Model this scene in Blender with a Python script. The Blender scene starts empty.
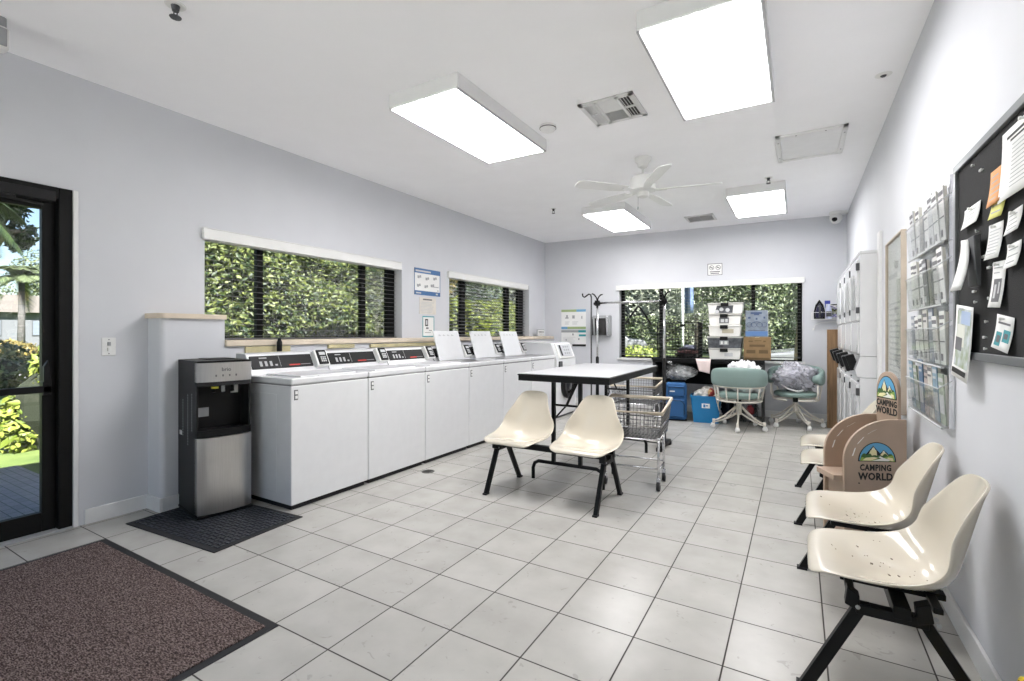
import bpy, bmesh, math, random
import numpy as np
from mathutils import Vector, Matrix
random.seed(7)
S = bpy.context.scene
COL = S.collection
PI = math.pi

# ------------------------------------------------------------------ materials
MATS = {}
def mat(name, col, rough=0.5, metal=0.0, spec=0.5, var=0.0, scale=12.0, bump=0.0, bscale=60.0,
        coat=0.0, emit=0.0, alpha=1.0, trans=0.0, island=0.0, ior=1.45, col2=None, stretch=None):
    if name in MATS: return MATS[name]
    m = bpy.data.materials.new(name); m.use_nodes = True
    nt = m.node_tree; b = nt.nodes['Principled BSDF']
    b.inputs['Base Color'].default_value = (*col, 1)
    b.inputs['Roughness'].default_value = rough
    b.inputs['Metallic'].default_value = metal
    b.inputs['Specular IOR Level'].default_value = spec
    b.inputs['IOR'].default_value = ior
    b.inputs['Coat Weight'].default_value = coat
    b.inputs['Coat Roughness'].default_value = 0.08
    b.inputs['Transmission Weight'].default_value = trans
    b.inputs['Alpha'].default_value = alpha
    tc = nt.nodes.new('ShaderNodeTexCoord')
    vec = tc.outputs['Object']
    if stretch:
        mp = nt.nodes.new('ShaderNodeMapping'); mp.inputs['Scale'].default_value = stretch
        nt.links.new(vec, mp.inputs['Vector']); vec = mp.outputs['Vector']
    if emit > 0:
        b.inputs['Emission Color'].default_value = (*col, 1)
        b.inputs['Emission Strength'].default_value = emit
    n = nt.nodes.new('ShaderNodeTexNoise'); n.inputs['Scale'].default_value = scale
    n.inputs['Detail'].default_value = 4
    nt.links.new(vec, n.inputs['Vector'])
    cr = nt.nodes.new('ShaderNodeValToRGB')
    v = max(var, 0.015)
    c2 = col2 if col2 else tuple(min(1, c * (1 + v)) for c in col)
    c1 = col if col2 else tuple(c * (1 - v) for c in col)
    cr.color_ramp.elements[0].position = 0.35; cr.color_ramp.elements[1].position = 0.65
    cr.color_ramp.elements[0].color = (*c1, 1); cr.color_ramp.elements[1].color = (*c2, 1)
    fac = n.outputs['Fac']
    if island > 0:
        g = nt.nodes.new('ShaderNodeNewGeometry')
        mx = nt.nodes.new('ShaderNodeMix'); mx.data_type = 'FLOAT'; mx.inputs[0].default_value = island
        nt.links.new(n.outputs['Fac'], mx.inputs[2]); nt.links.new(g.outputs['Random Per Island'], mx.inputs[3])
        fac = mx.outputs[0]
        cr.color_ramp.elements[0].position = 0.2; cr.color_ramp.elements[1].position = 0.8
    nt.links.new(fac, cr.inputs['Fac'])
    nt.links.new(cr.outputs['Color'], b.inputs['Base Color'])
    if bump > 0:
        n2 = nt.nodes.new('ShaderNodeTexNoise'); n2.inputs['Scale'].default_value = bscale
        n2.inputs['Detail'].default_value = 3
        nt.links.new(vec, n2.inputs['Vector'])
        bp = nt.nodes.new('ShaderNodeBump'); bp.inputs['Strength'].default_value = bump
        bp.inputs['Distance'].default_value = 0.01
        nt.links.new(n2.outputs['Fac'], bp.inputs['Height']); nt.links.new(bp.outputs['Normal'], b.inputs['Normal'])
    MATS[name] = m
    return m

def sheer(name, tint=(1, 1, 1), gloss=0.12, rough=0.02, body=0.0, bodycol=(.9, .9, .9), fk=.6):
    """window glass, clear acrylic, clear plastic film: mostly see-through with a mirror sheen"""
    if name in MATS: return MATS[name]
    m = bpy.data.materials.new(name); m.use_nodes = True
    nt = m.node_tree; nt.nodes.clear()
    out = nt.nodes.new('ShaderNodeOutputMaterial')
    t = nt.nodes.new('ShaderNodeBsdfTransparent'); t.inputs['Color'].default_value = (*tint, 1)
    g = nt.nodes.new('ShaderNodeBsdfGlossy'); g.inputs['Roughness'].default_value = rough
    fr = nt.nodes.new('ShaderNodeFresnel'); fr.inputs['IOR'].default_value = 1.45
    ml = nt.nodes.new('ShaderNodeMath'); ml.operation = 'MULTIPLY_ADD'; ml.inputs[1].default_value = fk; ml.inputs[2].default_value = gloss * 0.15
    nt.links.new(fr.outputs[0], ml.inputs[0])
    mx = nt.nodes.new('ShaderNodeMixShader')
    nt.links.new(ml.outputs[0], mx.inputs[0])
    first = t.outputs[0]
    if body > 0:
        d = nt.nodes.new('ShaderNodeBsdfDiffuse'); d.inputs['Color'].default_value = (*bodycol, 1)
        m2 = nt.nodes.new('ShaderNodeMixShader')
        nz = nt.nodes.new('ShaderNodeTexNoise'); nz.inputs['Scale'].default_value = 14
        tc = nt.nodes.new('ShaderNodeTexCoord'); nt.links.new(tc.outputs['Object'], nz.inputs['Vector'])
        m3 = nt.nodes.new('ShaderNodeMath'); m3.operation = 'MULTIPLY'; m3.inputs[1].default_value = body * 2
        nt.links.new(nz.outputs['Fac'], m3.inputs[0]); nt.links.new(m3.outputs[0], m2.inputs[0])
        nt.links.new(first, m2.inputs[1]); nt.links.new(d.outputs[0], m2.inputs[2]); first = m2.outputs[0]
    nt.links.new(first, mx.inputs[1]); nt.links.new(g.outputs[0], mx.inputs[2])
    nt.links.new(mx.outputs[0], out.inputs['Surface'])
    MATS[name] = m
    return m

# ------------------------------------------------------------------ mesh builder
class MB:
    def __init__(s): s.v = []; s.f = []; s.mi = []; s.m = 0; s.X = Matrix()
    def at(s, loc=(0, 0, 0), rx=0, ry=0, rz=0):
        s.X = Matrix.Translation(loc) @ Matrix.Rotation(rz, 4, 'Z') @ Matrix.Rotation(ry, 4, 'Y') @ Matrix.Rotation(rx, 4, 'X'); return s
    def raw(s, vs, fs):
        o = len(s.v); X = s.X
        s.v += [tuple(X @ Vector(p)) for p in vs]
        for f in fs: s.f.append(tuple(i + o for i in f)); s.mi.append(s.m)
        return s
    def box(s, x0, x1, y0, y1, z0, z1):
        return s.raw([(x0, y0, z0), (x1, y0, z0), (x1, y1, z0), (x0, y1, z0), (x0, y0, z1), (x1, y0, z1), (x1, y1, z1), (x0, y1, z1)],
                     [(3, 2, 1, 0), (4, 5, 6, 7), (0, 1, 5, 4), (1, 2, 6, 5), (2, 3, 7, 6), (3, 0, 4, 7)])
    def prism(s, poly, y0, y1, axis='y'):
        """poly: (a,b) outline counter-clockwise seen from the front; extruded along y (or x / z)"""
        n = len(poly)
        def P(a, b, d):
            return (a, d, b) if axis == 'y' else ((d, a, b) if axis == 'x' else (a, b, d))
        vs = [P(a, b, y0) for a, b in poly] + [P(a, b, y1) for a, b in poly]
        fs = [tuple(range(n)), tuple(range(2 * n - 1, n - 1, -1))]
        for i in range(n):
            j = (i + 1) % n; fs.append((i, i + n, j + n, j))
        return s.raw(vs, fs)
    def tube(s, pts, r, n=8, closed=False, cap=True):
        pts = [Vector(p) for p in pts]; N = len(pts)
        rs = r if isinstance(r, (list, tuple)) else [r] * N
        vs = []; prev = None
        for i, p in enumerate(pts):
            if closed: t = pts[(i + 1) % N] - pts[i - 1]
            else: t = pts[min(i + 1, N - 1)] - pts[max(i - 1, 0)]
            t.normalize()
            if prev is None:
                a = Vector((0, 0, 1)) if abs(t.z) < .9 else Vector((1, 0, 0))
                u = t.cross(a).normalized()
            else:
                u = prev - t * prev.dot(t)
                if u.length < 1e-6: u = t.orthogonal()
                u.normalize()
            prev = u; w = t.cross(u)
            for k in range(n):
                a = 2 * PI * (k + .5) / n
                vs.append(tuple(p + (u * math.cos(a) + w * math.sin(a)) * rs[i]))
        fs = []
        for i in range(N if closed else N - 1):
            j = (i + 1) % N
            for k in range(n):
                l = (k + 1) % n
                fs.append((i * n + k, i * n + l, j * n + l, j * n + k))
        if cap and not closed:
            fs.append(tuple(range(n - 1, -1, -1))); fs.append(tuple((N - 1) * n + k for k in range(n)))
        return s.raw(vs, fs)
    def lathe(s, prof, n=24):
        vs = []; fs = []; N = len(prof)
        for r, z in prof:
            for k in range(n):
                a = 2 * PI * k / n; vs.append((r * math.cos(a), r * math.sin(a), z))
        for i in range(N - 1):
            for k in range(n):
                l = (k + 1) % n; fs.append((i * n + k, i * n + l, (i + 1) * n + l, (i + 1) * n + k))
        if prof[0][0] > 1e-5: fs.append(tuple(range(n - 1, -1, -1)))
        if prof[-1][0] > 1e-5: fs.append(tuple((N - 1) * n + k for k in range(n)))
        return s.raw(vs, fs)
    def grid(s, fn, nu, nv, flip=False):
        vs = [fn(i / nu, j / nv) for j in range(nv + 1) for i in range(nu + 1)]
        fs = []
        for j in range(nv):
            for i in range(nu):
                a = j * (nu + 1) + i; q = (a, a + 1, a + nu + 2, a + nu + 1)
                fs.append(q[::-1] if flip else q)
        return s.raw(vs, fs)
    def build(s, name, mats, parent=None, smooth=False, bevel=0.0, seg=2, solid=0.0, sub=0, loc=None, rz=0.0, soff=0.0, keep=False):
        me = bpy.data.meshes.new(name); me.from_pydata(s.v, [], s.f)
        if not keep:
            bm = bmesh.new(); bm.from_mesh(me); bmesh.ops.recalc_face_normals(bm, faces=bm.faces[:]); bm.to_mesh(me); bm.free()
        for m in (mats if isinstance(mats, (list, tuple)) else [mats]): me.materials.append(m)
        me.polygons.foreach_set('material_index', s.mi)
        if smooth or bevel: me.polygons.foreach_set('use_smooth', [True] * len(s.f))
        me.update()
        o = bpy.data.objects.new(name, me); COL.objects.link(o)
        if parent: o.parent = parent
        if loc is not None: o.location = loc; o.rotation_euler.z = rz
        if solid:
            q = o.modifiers.new('solidify', 'SOLIDIFY'); q.thickness = solid; q.offset = soff
        if sub:
            q = o.modifiers.new('subsurf', 'SUBSURF'); q.levels = sub; q.render_levels = sub
        if bevel:
            q = o.modifiers.new('bevel', 'BEVEL'); q.width = bevel; q.segments = seg; q.limit_method = 'ANGLE'
            q.angle_limit = math.radians(40); q.harden_normals = True
        elif smooth == 'angle':
            me.set_sharp_from_angle(angle=math.radians(40))
        return o

def tag(o, label=None, cat=None, group=None, kind=None):
    if label: o['label'] = label
    if cat: o['category'] = cat
    if group: o['group'] = group
    if kind: o['kind'] = kind
    return o
def thing(name, label, cat, loc=(0, 0, 0), rz=0.0, group=None, kind=None):
    o = bpy.data.objects.new(name, None); COL.objects.link(o)
    o.location = loc; o.rotation_euler.z = rz; o.empty_display_size = .05
    return tag(o, label, cat, group, kind)
def dup(root, loc, rz, label=None, group=None):
    def cp(o, par):
        c = o.copy(); COL.objects.link(c)
        if par is not None: c.parent = par
        for ch in KIDS(o): cp(ch, c)
        return c
    r = cp(root, None); r.location = loc; r.rotation_euler.z = rz
    if label: r['label'] = label
    if group: r['group'] = group
    return r
def KIDS(o): return [c for c in bpy.data.objects if c.parent == o]
def struct(o): o['kind'] = 'structure'; return o

_fontcache = {}
def text(name, s, size, loc, m, parent, rx=PI / 2, rz=0.0, bold=0.0, align='CENTER', sx=1.0, ry=0.0, sp=1.0):
    """lettering as thin solid mesh; stands up facing local -y by default"""
    cu = bpy.data.curves.new(name, 'FONT'); cu.body = s; cu.size = size; cu.extrude = 0.0006
    cu.align_x = align; cu.align_y = 'CENTER'; cu.offset = bold; cu.resolution_u = 2; cu.space_character = sp
    t = bpy.data.objects.new(name, cu); COL.objects.link(t)
    dg = bpy.context.evaluated_depsgraph_get(); dg.update()
    me = bpy.data.meshes.new_from_object(t.evaluated_get(dg))
    bpy.data.objects.remove(t); bpy.data.curves.remove(cu)
    me.name = name; me.materials.clear(); me.materials.append(m)
    o = bpy.data.objects.new(name, me); COL.objects.link(o); o.parent = parent
    o.location = loc; o.rotation_euler = (rx, ry, rz); o.scale = (sx, 1, 1)
    return o

# ------------------------------------------------------------------ palette
M_wall = mat('wall_paint', (.635, .645, .68), .65, var=.012, scale=3, bump=.04, bscale=150)
M_ceil = mat('ceiling_paint', (.95, .947, .965), .8, var=.01, scale=3, bump=.05, bscale=200)
M_trim = mat('white_trim', (.78, .78, .78), .4)
M_lam = mat('beige_laminate', (.66, .57, .46), .45, var=.08, scale=6)
M_blk = mat('black_paint', (.005, .005, .0055), .45, spec=.28)
M_blkm = mat('black_matte', (.01, .01, .011), .7)
M_bronze = mat('dark_bronze_frame', (.004, .004, .004), .5, spec=.25)
M_white = mat('white_enamel', (.71, .715, .73), .25, coat=.3)
M_wplas = mat('white_plastic', (.78, .78, .77), .4)
M_gplas = mat('grey_plastic', (.35, .36, .37), .45)
M_dgrey = mat('dark_grey', (.07, .072, .078), .5)
M_chrome = mat('chrome', (.72, .72, .74), .18, 1.0)
M_steel = mat('brushed_steel', (.58, .57, .56), .30, 1.0, var=.04, scale=6, stretch=(30, 30, 1))
M_paper = mat('paper', (.84, .84, .83), .8, var=.03, scale=4)
M_ink = mat('ink_grey', (.16, .16, .17), .8)
M_inkb = mat('ink_black', (.015, .015, .015), .6)
M_red = mat('red_print', (.55, .04, .03), .5)
M_tan = mat('tan_wood_panel', (.42, .315, .24), .5, var=.06, scale=5)
M_wood = mat('plain_wood', (.24, .145, .075), .55, var=.25, scale=5, stretch=(8, 8, .6))
M_woode = mat('pale_wood_edge', (.50, .43, .35), .5, var=.1, scale=8)
M_shell = mat('cream_fibreglass', (.65, .595, .495), .22, var=.02, coat=.6, scale=5)
M_mint = mat('mint_vinyl', (.235, .325, .30), .45, bump=.1, bscale=120)
M_bone = mat('bone_white_metal', (.74, .70, .63), .4)
M_glass = sheer('window_glass', (.97, .98, .98), .1)
M_acry = sheer('clear_acrylic', (.975, .98, .98), .25, body=.03, fk=.16)
M_rubber = mat('black_rubber', (.02, .02, .022), .75, bump=.1)
EXPOSURE = 2.24
# ------------------------------------------------------------------ the room
WL, WR, CZ, YN = -3.85, 0.56, 2.79, -1.7
BLp = Vector((-3.85, 7.66, 0)); BT = math.atan2(.19, 4.41)
def bw(s, off, z):
    """a point on the far wall: s along it from its corner with the window wall, off = out into the room"""
    return (BLp.x + s * math.cos(BT) + off * math.sin(BT), BLp.y + s * math.sin(BT) - off * math.cos(BT), z)
L90, R90 = PI / 2, -PI / 2

# floor: square tiles with dark grout
m = bpy.data.materials.new('floor_tiles'); m.use_nodes = True; nt = m.node_tree; b = nt.nodes['Principled BSDF']
N = nt.nodes.new; LK = nt.links.new
tc = N('ShaderNodeTexCoord')
mp = N('ShaderNodeVectorMath'); mp.operation = 'ADD'; mp.inputs[1].default_value = (3.722 * .325, -3.686 * .332, 0)
dv = N('ShaderNodeVectorMath'); dv.operation = 'DIVIDE'; dv.inputs[1].default_value = (.325, .332, 1)
LK(tc.outputs['Object'], mp.inputs[0]); LK(mp.outputs[0], dv.inputs[0])
fr = N('ShaderNodeVectorMath'); fr.operation = 'FRACTION'; LK(dv.outputs[0], fr.inputs[0])
fl = N('ShaderNodeVectorMath'); fl.operation = 'FLOOR'; LK(dv.outputs[0], fl.inputs[0])
sb = N('ShaderNodeVectorMath'); sb.operation = 'SUBTRACT'; sb.inputs[1].default_value = (.5, .5, 0); LK(fr.outputs[0], sb.inputs[0])
ab = N('ShaderNodeVectorMath'); ab.operation = 'ABSOLUTE'; LK(sb.outputs[0], ab.inputs[0])
sp = N('ShaderNodeSeparateXYZ'); LK(ab.outputs[0], sp.inputs[0])
mxm = N('ShaderNodeMath'); mxm.operation = 'MAXIMUM'; LK(sp.outputs[0], mxm.inputs[0]); LK(sp.outputs[1], mxm.inputs[1])
gr = N('ShaderNodeMapRange'); gr.inputs['From Min'].default_value = .4885; gr.inputs['From Max'].default_value = .4935; LK(mxm.outputs[0], gr.inputs['Value'])
wn = N('ShaderNodeTexWhiteNoise'); wn.noise_dimensions = '2D'; LK(fl.outputs[0], wn.inputs['Vector'])
nz = N('ShaderNodeTexNoise'); nz.inputs['Scale'].default_value = 5; nz.inputs['Detail'].default_value = 6
of = N('ShaderNodeVectorMath'); of.operation = 'MULTIPLY_ADD'; of.inputs[1].default_value = (7, 7, 7)
LK(fl.outputs[0], of.inputs[0]); LK(tc.outputs['Object'], of.inputs[2]); LK(of.outputs[0], nz.inputs['Vector'])
cr = N('ShaderNodeValToRGB'); cr.color_ramp.elements[0].position = .33; cr.color_ramp.elements[1].position = .62
cr.color_ramp.elements[0].color = (.42, .408, .378, 1); cr.color_ramp.elements[1].color = (.475, .463, .432, 1); LK(nz.outputs['Fac'], cr.inputs['Fac'])
# thin marble-like flecks
vo = N('ShaderNodeTexNoise'); vo.inputs['Scale'].default_value = 16; vo.inputs['Detail'].default_value = 8; vo.inputs['Distortion'].default_value = 1.6
LK(of.outputs[0], vo.inputs['Vector'])
v2 = N('ShaderNodeMapRange'); v2.inputs['From Min'].default_value = .30; v2.inputs['From Max'].default_value = .345; v2.inputs['To Min'].default_value = .45; v2.inputs['To Max'].default_value = 0
LK(vo.outputs['Fac'], v2.inputs['Value'])
m1 = N('ShaderNodeMix'); m1.data_type = 'RGBA'; LK(v2.outputs[0], m1.inputs[0]); LK(cr.outputs[0], m1.inputs[6]); m1.inputs[7].default_value = (.28, .27, .255, 1)
br = N('ShaderNodeMapRange'); br.inputs['To Min'].default_value = .95; br.inputs['To Max'].default_value = 1.04; LK(wn.outputs[0], br.inputs['Value'])
hs = N('ShaderNodeHueSaturation'); LK(br.outputs[0], hs.inputs['Value']); LK(m1.outputs[2], hs.inputs['Color'])
m2 = N('ShaderNodeMix'); m2.data_type = 'RGBA'; LK(gr.outputs[0], m2.inputs[0]); LK(hs.outputs[0], m2.inputs[6]); m2.inputs[7].default_value = (.055, .05, .045, 1)
LK(m2.outputs[2], b.inputs['Base Color'])
rr = N('ShaderNodeMapRange'); b.inputs['Specular IOR Level'].default_value = .25; rr.inputs['To Min'].default_value = .26; rr.inputs['To Max'].default_value = .8; LK(gr.outputs[0], rr.inputs['Value']); LK(rr.outputs[0], b.inputs['Roughness'])
bp = N('ShaderNodeBump'); bp.inputs['Strength'].default_value = .4; bp.inputs['Distance'].default_value = .002; bp.invert = True
LK(gr.outputs[0], bp.inputs['Height']); LK(bp.outputs[0], b.inputs['Normal'])
M_floor = m
struct(MB().box(WL - .2, WR + .2, YN - .2, 8.05, -.1, 0).build('floor', M_floor))
struct(MB().box(WL - .2, WR + .2, YN - .2, 8.08, CZ, CZ + .06).build('ceiling', M_ceil))

# window wall with its door and two window openings, low service wall and pier
w = MB(); T = .2
D0, D1, DH = .14, 1.19, 2.08
A0, A1 = 1.96, 4.07; B0, B1 = 4.93, 7.066; WZ0, WZ1 = 1.10, 1.978
def seg(y0, y1, z0, z1): w.box(WL - T, WL, y0, y1, z0, z1)
seg(YN - .2, D0, 0, CZ); seg(D0, D1, DH, CZ); seg(D1, A0, 0, CZ)
seg(A0, A1, 0, WZ0); seg(A0, A1, WZ1, CZ); seg(A1, B0, 0, CZ); seg(B0, B1, 0, WZ0); seg(B0, B1, WZ1, CZ); seg(B1, 7.9, 0, CZ)
# low wall behind the washers and the rounded pier at its end
w.box(WL, -3.67, 2.01, 7.67, 0, 1.10)
r_ = .035; pier = [(WL, 2.01), (WL, 1.592)]
pier += [(-3.67 - r_ + r_ * math.sin(a), 1.592 + r_ - r_ * math.cos(a)) for a in [i * PI / 16 for i in range(9)]]
pier += [(-3.67, 2.01)]
w.prism(pier, 0, 1.30, axis='z')
struct(w.build('wall_left', M_wall, smooth='angle'))
# far wall, with window opening (s 1.33..3.905, z .80...1.95)
w = MB().at(BLp, rz=BT)
S0, S1, Z0, Z1 = 1.33, 3.905, .80, 1.962
w.box(-.25, S0, 0, T, 0, CZ); w.box(S1, 4.7, 0, T, 0, CZ); w.box(S0, S1, 0, T, 0, Z0); w.box(S0, S1, 0, T, Z1, CZ)
struct(w.build('wall_back', M_wall))
struct(MB().box(WR, WR + T, YN - .2, 8.05, 0, CZ).build('wall_right', M_wall))
# unseen front wall; its glazing and pale walk are added to bounce daylight in
w = MB(); GX0, GX1, GZ1 = -3.35, .05, 2.3
w.box(WL - .2, GX0, YN - T, YN, 0, CZ); w.box(GX1, WR + .2, YN - T, YN, 0, CZ); w.box(GX0, GX1, YN - T, YN, GZ1, CZ)
struct(w.build('wall_front', M_wall))
t = thing('window_4', None, None, (0, YN - .12, 0), 0, kind='structure')  # invented glazing behind the camera, lets extra daylight reach the ceiling
f = MB()
for k in range(5):
    x = GX0 + (GX1 - GX0 - .05) * k / 4; f.box(x, x + .05, 0, .06, 0, GZ1)
f.box(GX0, GX1, .002, .058, 0, .06); f.box(GX0, GX1, .002, .058, GZ1 - .06, GZ1)
f.build('window_frame', M_bronze, t)
MB().box(GX0, GX1, .025, .031, .03, GZ1 - .03).build('pane', M_glass, t)
struct(MB().box(-7, 5, -9.0, YN - T, -.06, -.03).build('added_bounce_walk', mat('bounce_walk_pale', (.74, .72, .69), .9, var=.05, scale=4)))  # unseen pale slab added as a reflector, throws sunlight up indoors
# caps and sill
c = MB(); rc = .045
cap = [(WL, 2.012), (WL, 1.572)] + [(-3.645 - rc + rc * math.sin(a), 1.572 + rc - rc * math.cos(a)) for a in [i * PI / 16 for i in range(9)]] + [(-3.645, 2.012)]
c.prism(cap, 1.30, 1.334, axis='z')
struct(c.build('trim_1', M_lam, smooth='angle'))
struct(MB().box(-3.97, -3.645, 2.012, 7.60, 1.10, 1.145).build('trim_2', M_lam, bevel=.006))
# skirtings
b_ = MB()
b_.box(WL, WL + .015, 1.245, 1.592, 0, .095); b_.box(WL, -3.655, 1.577, 1.592, 0, .095); b_.box(-3.67, -3.655, 1.592, 2.04, 0, .095)
struct(b_.build('baseboard_left', M_trim, bevel=.004))
struct(MB().box(WR - .014, WR, YN, 4.75, 0, .095).build('baseboard_right', M_trim, bevel=.004))
struct(MB().at(BLp, rz=BT).box(.2, 4.40, -.014, 0, 0, .095).build('baseboard_back', M_trim, bevel=.004))

# ------------------------------------------------------------------ door (dark metal frame, full glass leaf)
dr = thing('door_1', None, None, (WL, D0, 0), L90, kind='structure')   # local x = along wall, y = outwards
W_ = D1 - D0
f = MB(); f.box(0, .06, 0, .14, 0, DH); f.box(W_ - .065, W_, 0, .14, 0, DH); f.box(.06, W_ - .065, 0, .14, DH - .07, DH)
f.build('door_frame', M_bronze, dr, bevel=.004)
leaf = MB()
l0, l1 = .062, W_ - .067
leaf.box(l0, l0 + .06, .045, .09, .01, DH - .075); leaf.box(l1 - .062, l1, .045, .09, .01, DH - .075)
leaf.box(l0 + .06, l1 - .062, .045, .09, .01, .125); leaf.box(l0 + .06, l1 - .062, .045, .09, 1.945, DH - .075)
leaf.build('door_leaf', M_bronze, dr, bevel=.003)
MB().box(l0 + .055, l1 - .057, .062, .07, .12, 1.95).build('pane', M_glass, dr)
h = MB(); h.box(l0 + .02, l1 - .03, .0, .03, .845, .885); h.box(l0 + .02, l0 + .06, .0, .05, .83, .90); h.box(l1 - .07, l1 - .03, .0, .05, .83, .91)
h.prism([(l1 - .065, .90), (l1 - .03, .90), (l1 - .045, 1.04), (l1 - .065, 1.0)], .0, .03)
h.build('push_bar', M_blk, dr, bevel=.004)
cl = MB(); cl.box(l0 + .25, l1 - .02, -.035, .03, 1.985, 2.045)
cl.tube([(l1 - .2, -.05, 1.97), (l1 - .42, -.06, 1.965), (l0 + .2, -.02, 1.955)], .012, 6); cl.tube([(l1 - .08, -.04, 1.955), (l1 - .3, -.055, 1.962)], .009, 6)
cl.build('door_closer', M_blkm, dr, bevel=.004)
j = MB(); j.box(W_, W_ + .026, -.012, .14, 0, DH + .0); j.build('jamb', M_trim, dr, bevel=.006)
MB().box(0, W_, -.01, .2, 0, .012).build('threshold', M_gplas, dr, bevel=.003)

# ------------------------------------------------------------------ windows with slatted blinds
M_slat = mat('dark_slat', (.13, .13, .135), .45)
def window(num, loc, rz, w0, w1, z0, z1, mulls, fw=.055, dep=.115, fr_w=.11):
    t = thing('window_%d' % num, None, None, loc, rz, kind='structure')
    f = MB(); y0, y1 = dep, dep + .05
    f.box(w0, w0 + fw, y0, y1, z0, z1); f.box(w1 - fr_w, w1, y0, y1, z0, z1)
    f.box(w0 + fw, w1 - fr_w, y0, y1, z0, z0 + .016); f.box(w0 + fw, w1 - fr_w, y0, y1, z1 - .035, z1)
    f.build('window_frame', M_bronze, t, bevel=.003)
    for k, (a, c_) in enumerate(mulls):
        MB().box(a, c_, y0 - .002, y1 - .006, z0 + .016, z1 - .035).build('mullion', M_bronze, t, bevel=.003)
    MB().box(w0 + .02, w1 - .02, y0 + .022, y0 + .028, z0 + .02, z1 - .02).build('pane', M_glass, t)
    return t
window(1, (WL, 0, 0), L90, A0, A1, 1.145, WZ1, [(2.44, 2.495), (3.58, 3.64)])
window(2, (WL, 0, 0), L90, B0, B1, 1.145, WZ1, [(5.33, 5.43), (6.50, 6.61)], fr_w=.16)
window(3, BLp, BT, S0, S1, Z0, Z1, [(1.945, 2.005), (3.265, 3.315)], fr_w=.055)
# pale sill under the far window
struct(MB().at(BLp, rz=BT).box(S0 - .03, S1 + .03, -.03, .12, Z0 - .035, Z0).build('trim_3', M_trim, bevel=.004))

def blind(label, loc, rz, w0, w1, z0, z1, pitch, tilt, yb, vz0, vz1, v0, v1, cords, hd=.012):
    t = thing('venetian_blind', label, 'blind', loc, rz, 'slatted blinds over the windows')
    MB().box(v0, v1, -.035, .0, vz0, vz1).box(v0, v1, -.038, .0, vz1, vz1 + .006).build('valance', M_wplas, t, bevel=.003)
    s = MB(); z = z0 + .03
    while z < z1 - .02:
        s.at((0, yb, z), rx=tilt)
        s.raw([(w0, -hd, 0), (w1, -hd, 0), (w1, -hd / 3, .002), (w0, -hd / 3, .002), (w1, hd / 3, .002), (w0, hd / 3, .002), (w1, hd, 0), (w0, hd, 0),
               (w0, -hd, -.0015), (w1, -hd, -.0015), (w1, hd, -.0015), (w0, hd, -.0015)],
              [(0, 1, 2, 3), (3, 2, 4, 5), (5, 4, 6, 7), (8, 11, 10, 9), (0, 8, 9, 1), (7, 6, 10, 11)])
        z += pitch
    s.build('slats', M_slat, t)
    MB().box(w0, w1, yb - .025, yb + .025, z0, z0 + .012).build('bottom_rail', M_slat, t, bevel=.004)
    MB().box(w0, w1, yb - .025, yb + .025, z1 + .004, z1 + .045).build('headrail', M_wplas, t)
    for x in cords:
        q = MB(); q.tube([(x, yb - .028, z0 + .01), (x, yb - .028, z1)], .0018, 5); q.tube([(x, yb + .028, z0 + .01), (x, yb + .028, z1)], .0018, 5)
        q.build('ladder_cord', M_slat, t)
    return t
blind('long dark slatted blind with white valance over the washers, hedge behind it', (WL, 0, 0), L90, A0 + .015, A1 - .02, 1.147, 1.905, .0455, .0, .082, 1.905, 1.985, 1.94, 4.035, [2.2, 3.0, 3.8])
blind('dark slatted blind with white valance above the raised washer lids, near the room corner', (WL, 0, 0), L90, B0 + .015, B1 - .02, 1.147, 1.905, .0455, .30, .082, 1.905, 1.985, 4.885, 6.985, [5.2, 6.0, 6.8], .018)
blind('thin slatted blind with white valance on the far window behind the storage boxes', BLp, BT, S0 + .02, S1 - .02, .845, 1.905, .047, .02, .06, 1.895, 1.968, 1.28, 3.93, [1.7, 2.6, 3.5])
# ------------------------------------------------------------------ mats
def carpet_mat():
    m = bpy.data.materials.new('carpet_pile'); m.use_nodes = True; nt = m.node_tree; b = nt.nodes['Principled BSDF']
    tc = nt.nodes.new('ShaderNodeTexCoord'); n = nt.nodes.new('ShaderNodeTexNoise'); n.inputs['Scale'].default_value = 170; n.inputs['Detail'].default_value = 2
    mp = nt.nodes.new('ShaderNodeMapping'); mp.inputs['Scale'].default_value = (.55, 1.3, 1)
    nt.links.new(tc.outputs['Object'], mp.inputs[0]); nt.links.new(mp.outputs[0], n.inputs['Vector'])
    cr = nt.nodes.new('ShaderNodeValToRGB'); e = cr.color_ramp.elements
    e[0].position = .36; e[0].color = (.036, .026, .025, 1); e[1].position = .68; e[1].color = (.27, .215, .20, 1)
    x = e.new(.5); x.color = (.125, .09, .083, 1)
    nt.links.new(n.outputs['Fac'], cr.inputs['Fac']); nt.links.new(cr.outputs[0], b.inputs['Base Color'])
    b.inputs['Roughness'].default_value = .95; b.inputs['Specular IOR Level'].default_value = .1
    bp = nt.nodes.new('ShaderNodeBump'); bp.inputs['Strength'].default_value = .8; bp.inputs['Distance'].default_value = .01
    nt.links.new(n.outputs['Fac'], bp.inputs['Height']); nt.links.new(bp.outputs[0], b.inputs['Normal'])
    return m
t = thing('entrance_mat', 'large brown carpet mat with black rubber edge on the tiles inside the door', 'mat', (-2.65, .38, 0))
MB().box(-.82, .82, -.84, .84, 0, .004).build('rubber_border', M_rubber, t, bevel=.002)
MB().box(-.785, .785, -.805, .805, .003, .010).build('carpet_pile', carpet_mat(), t, bevel=.003)

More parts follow.
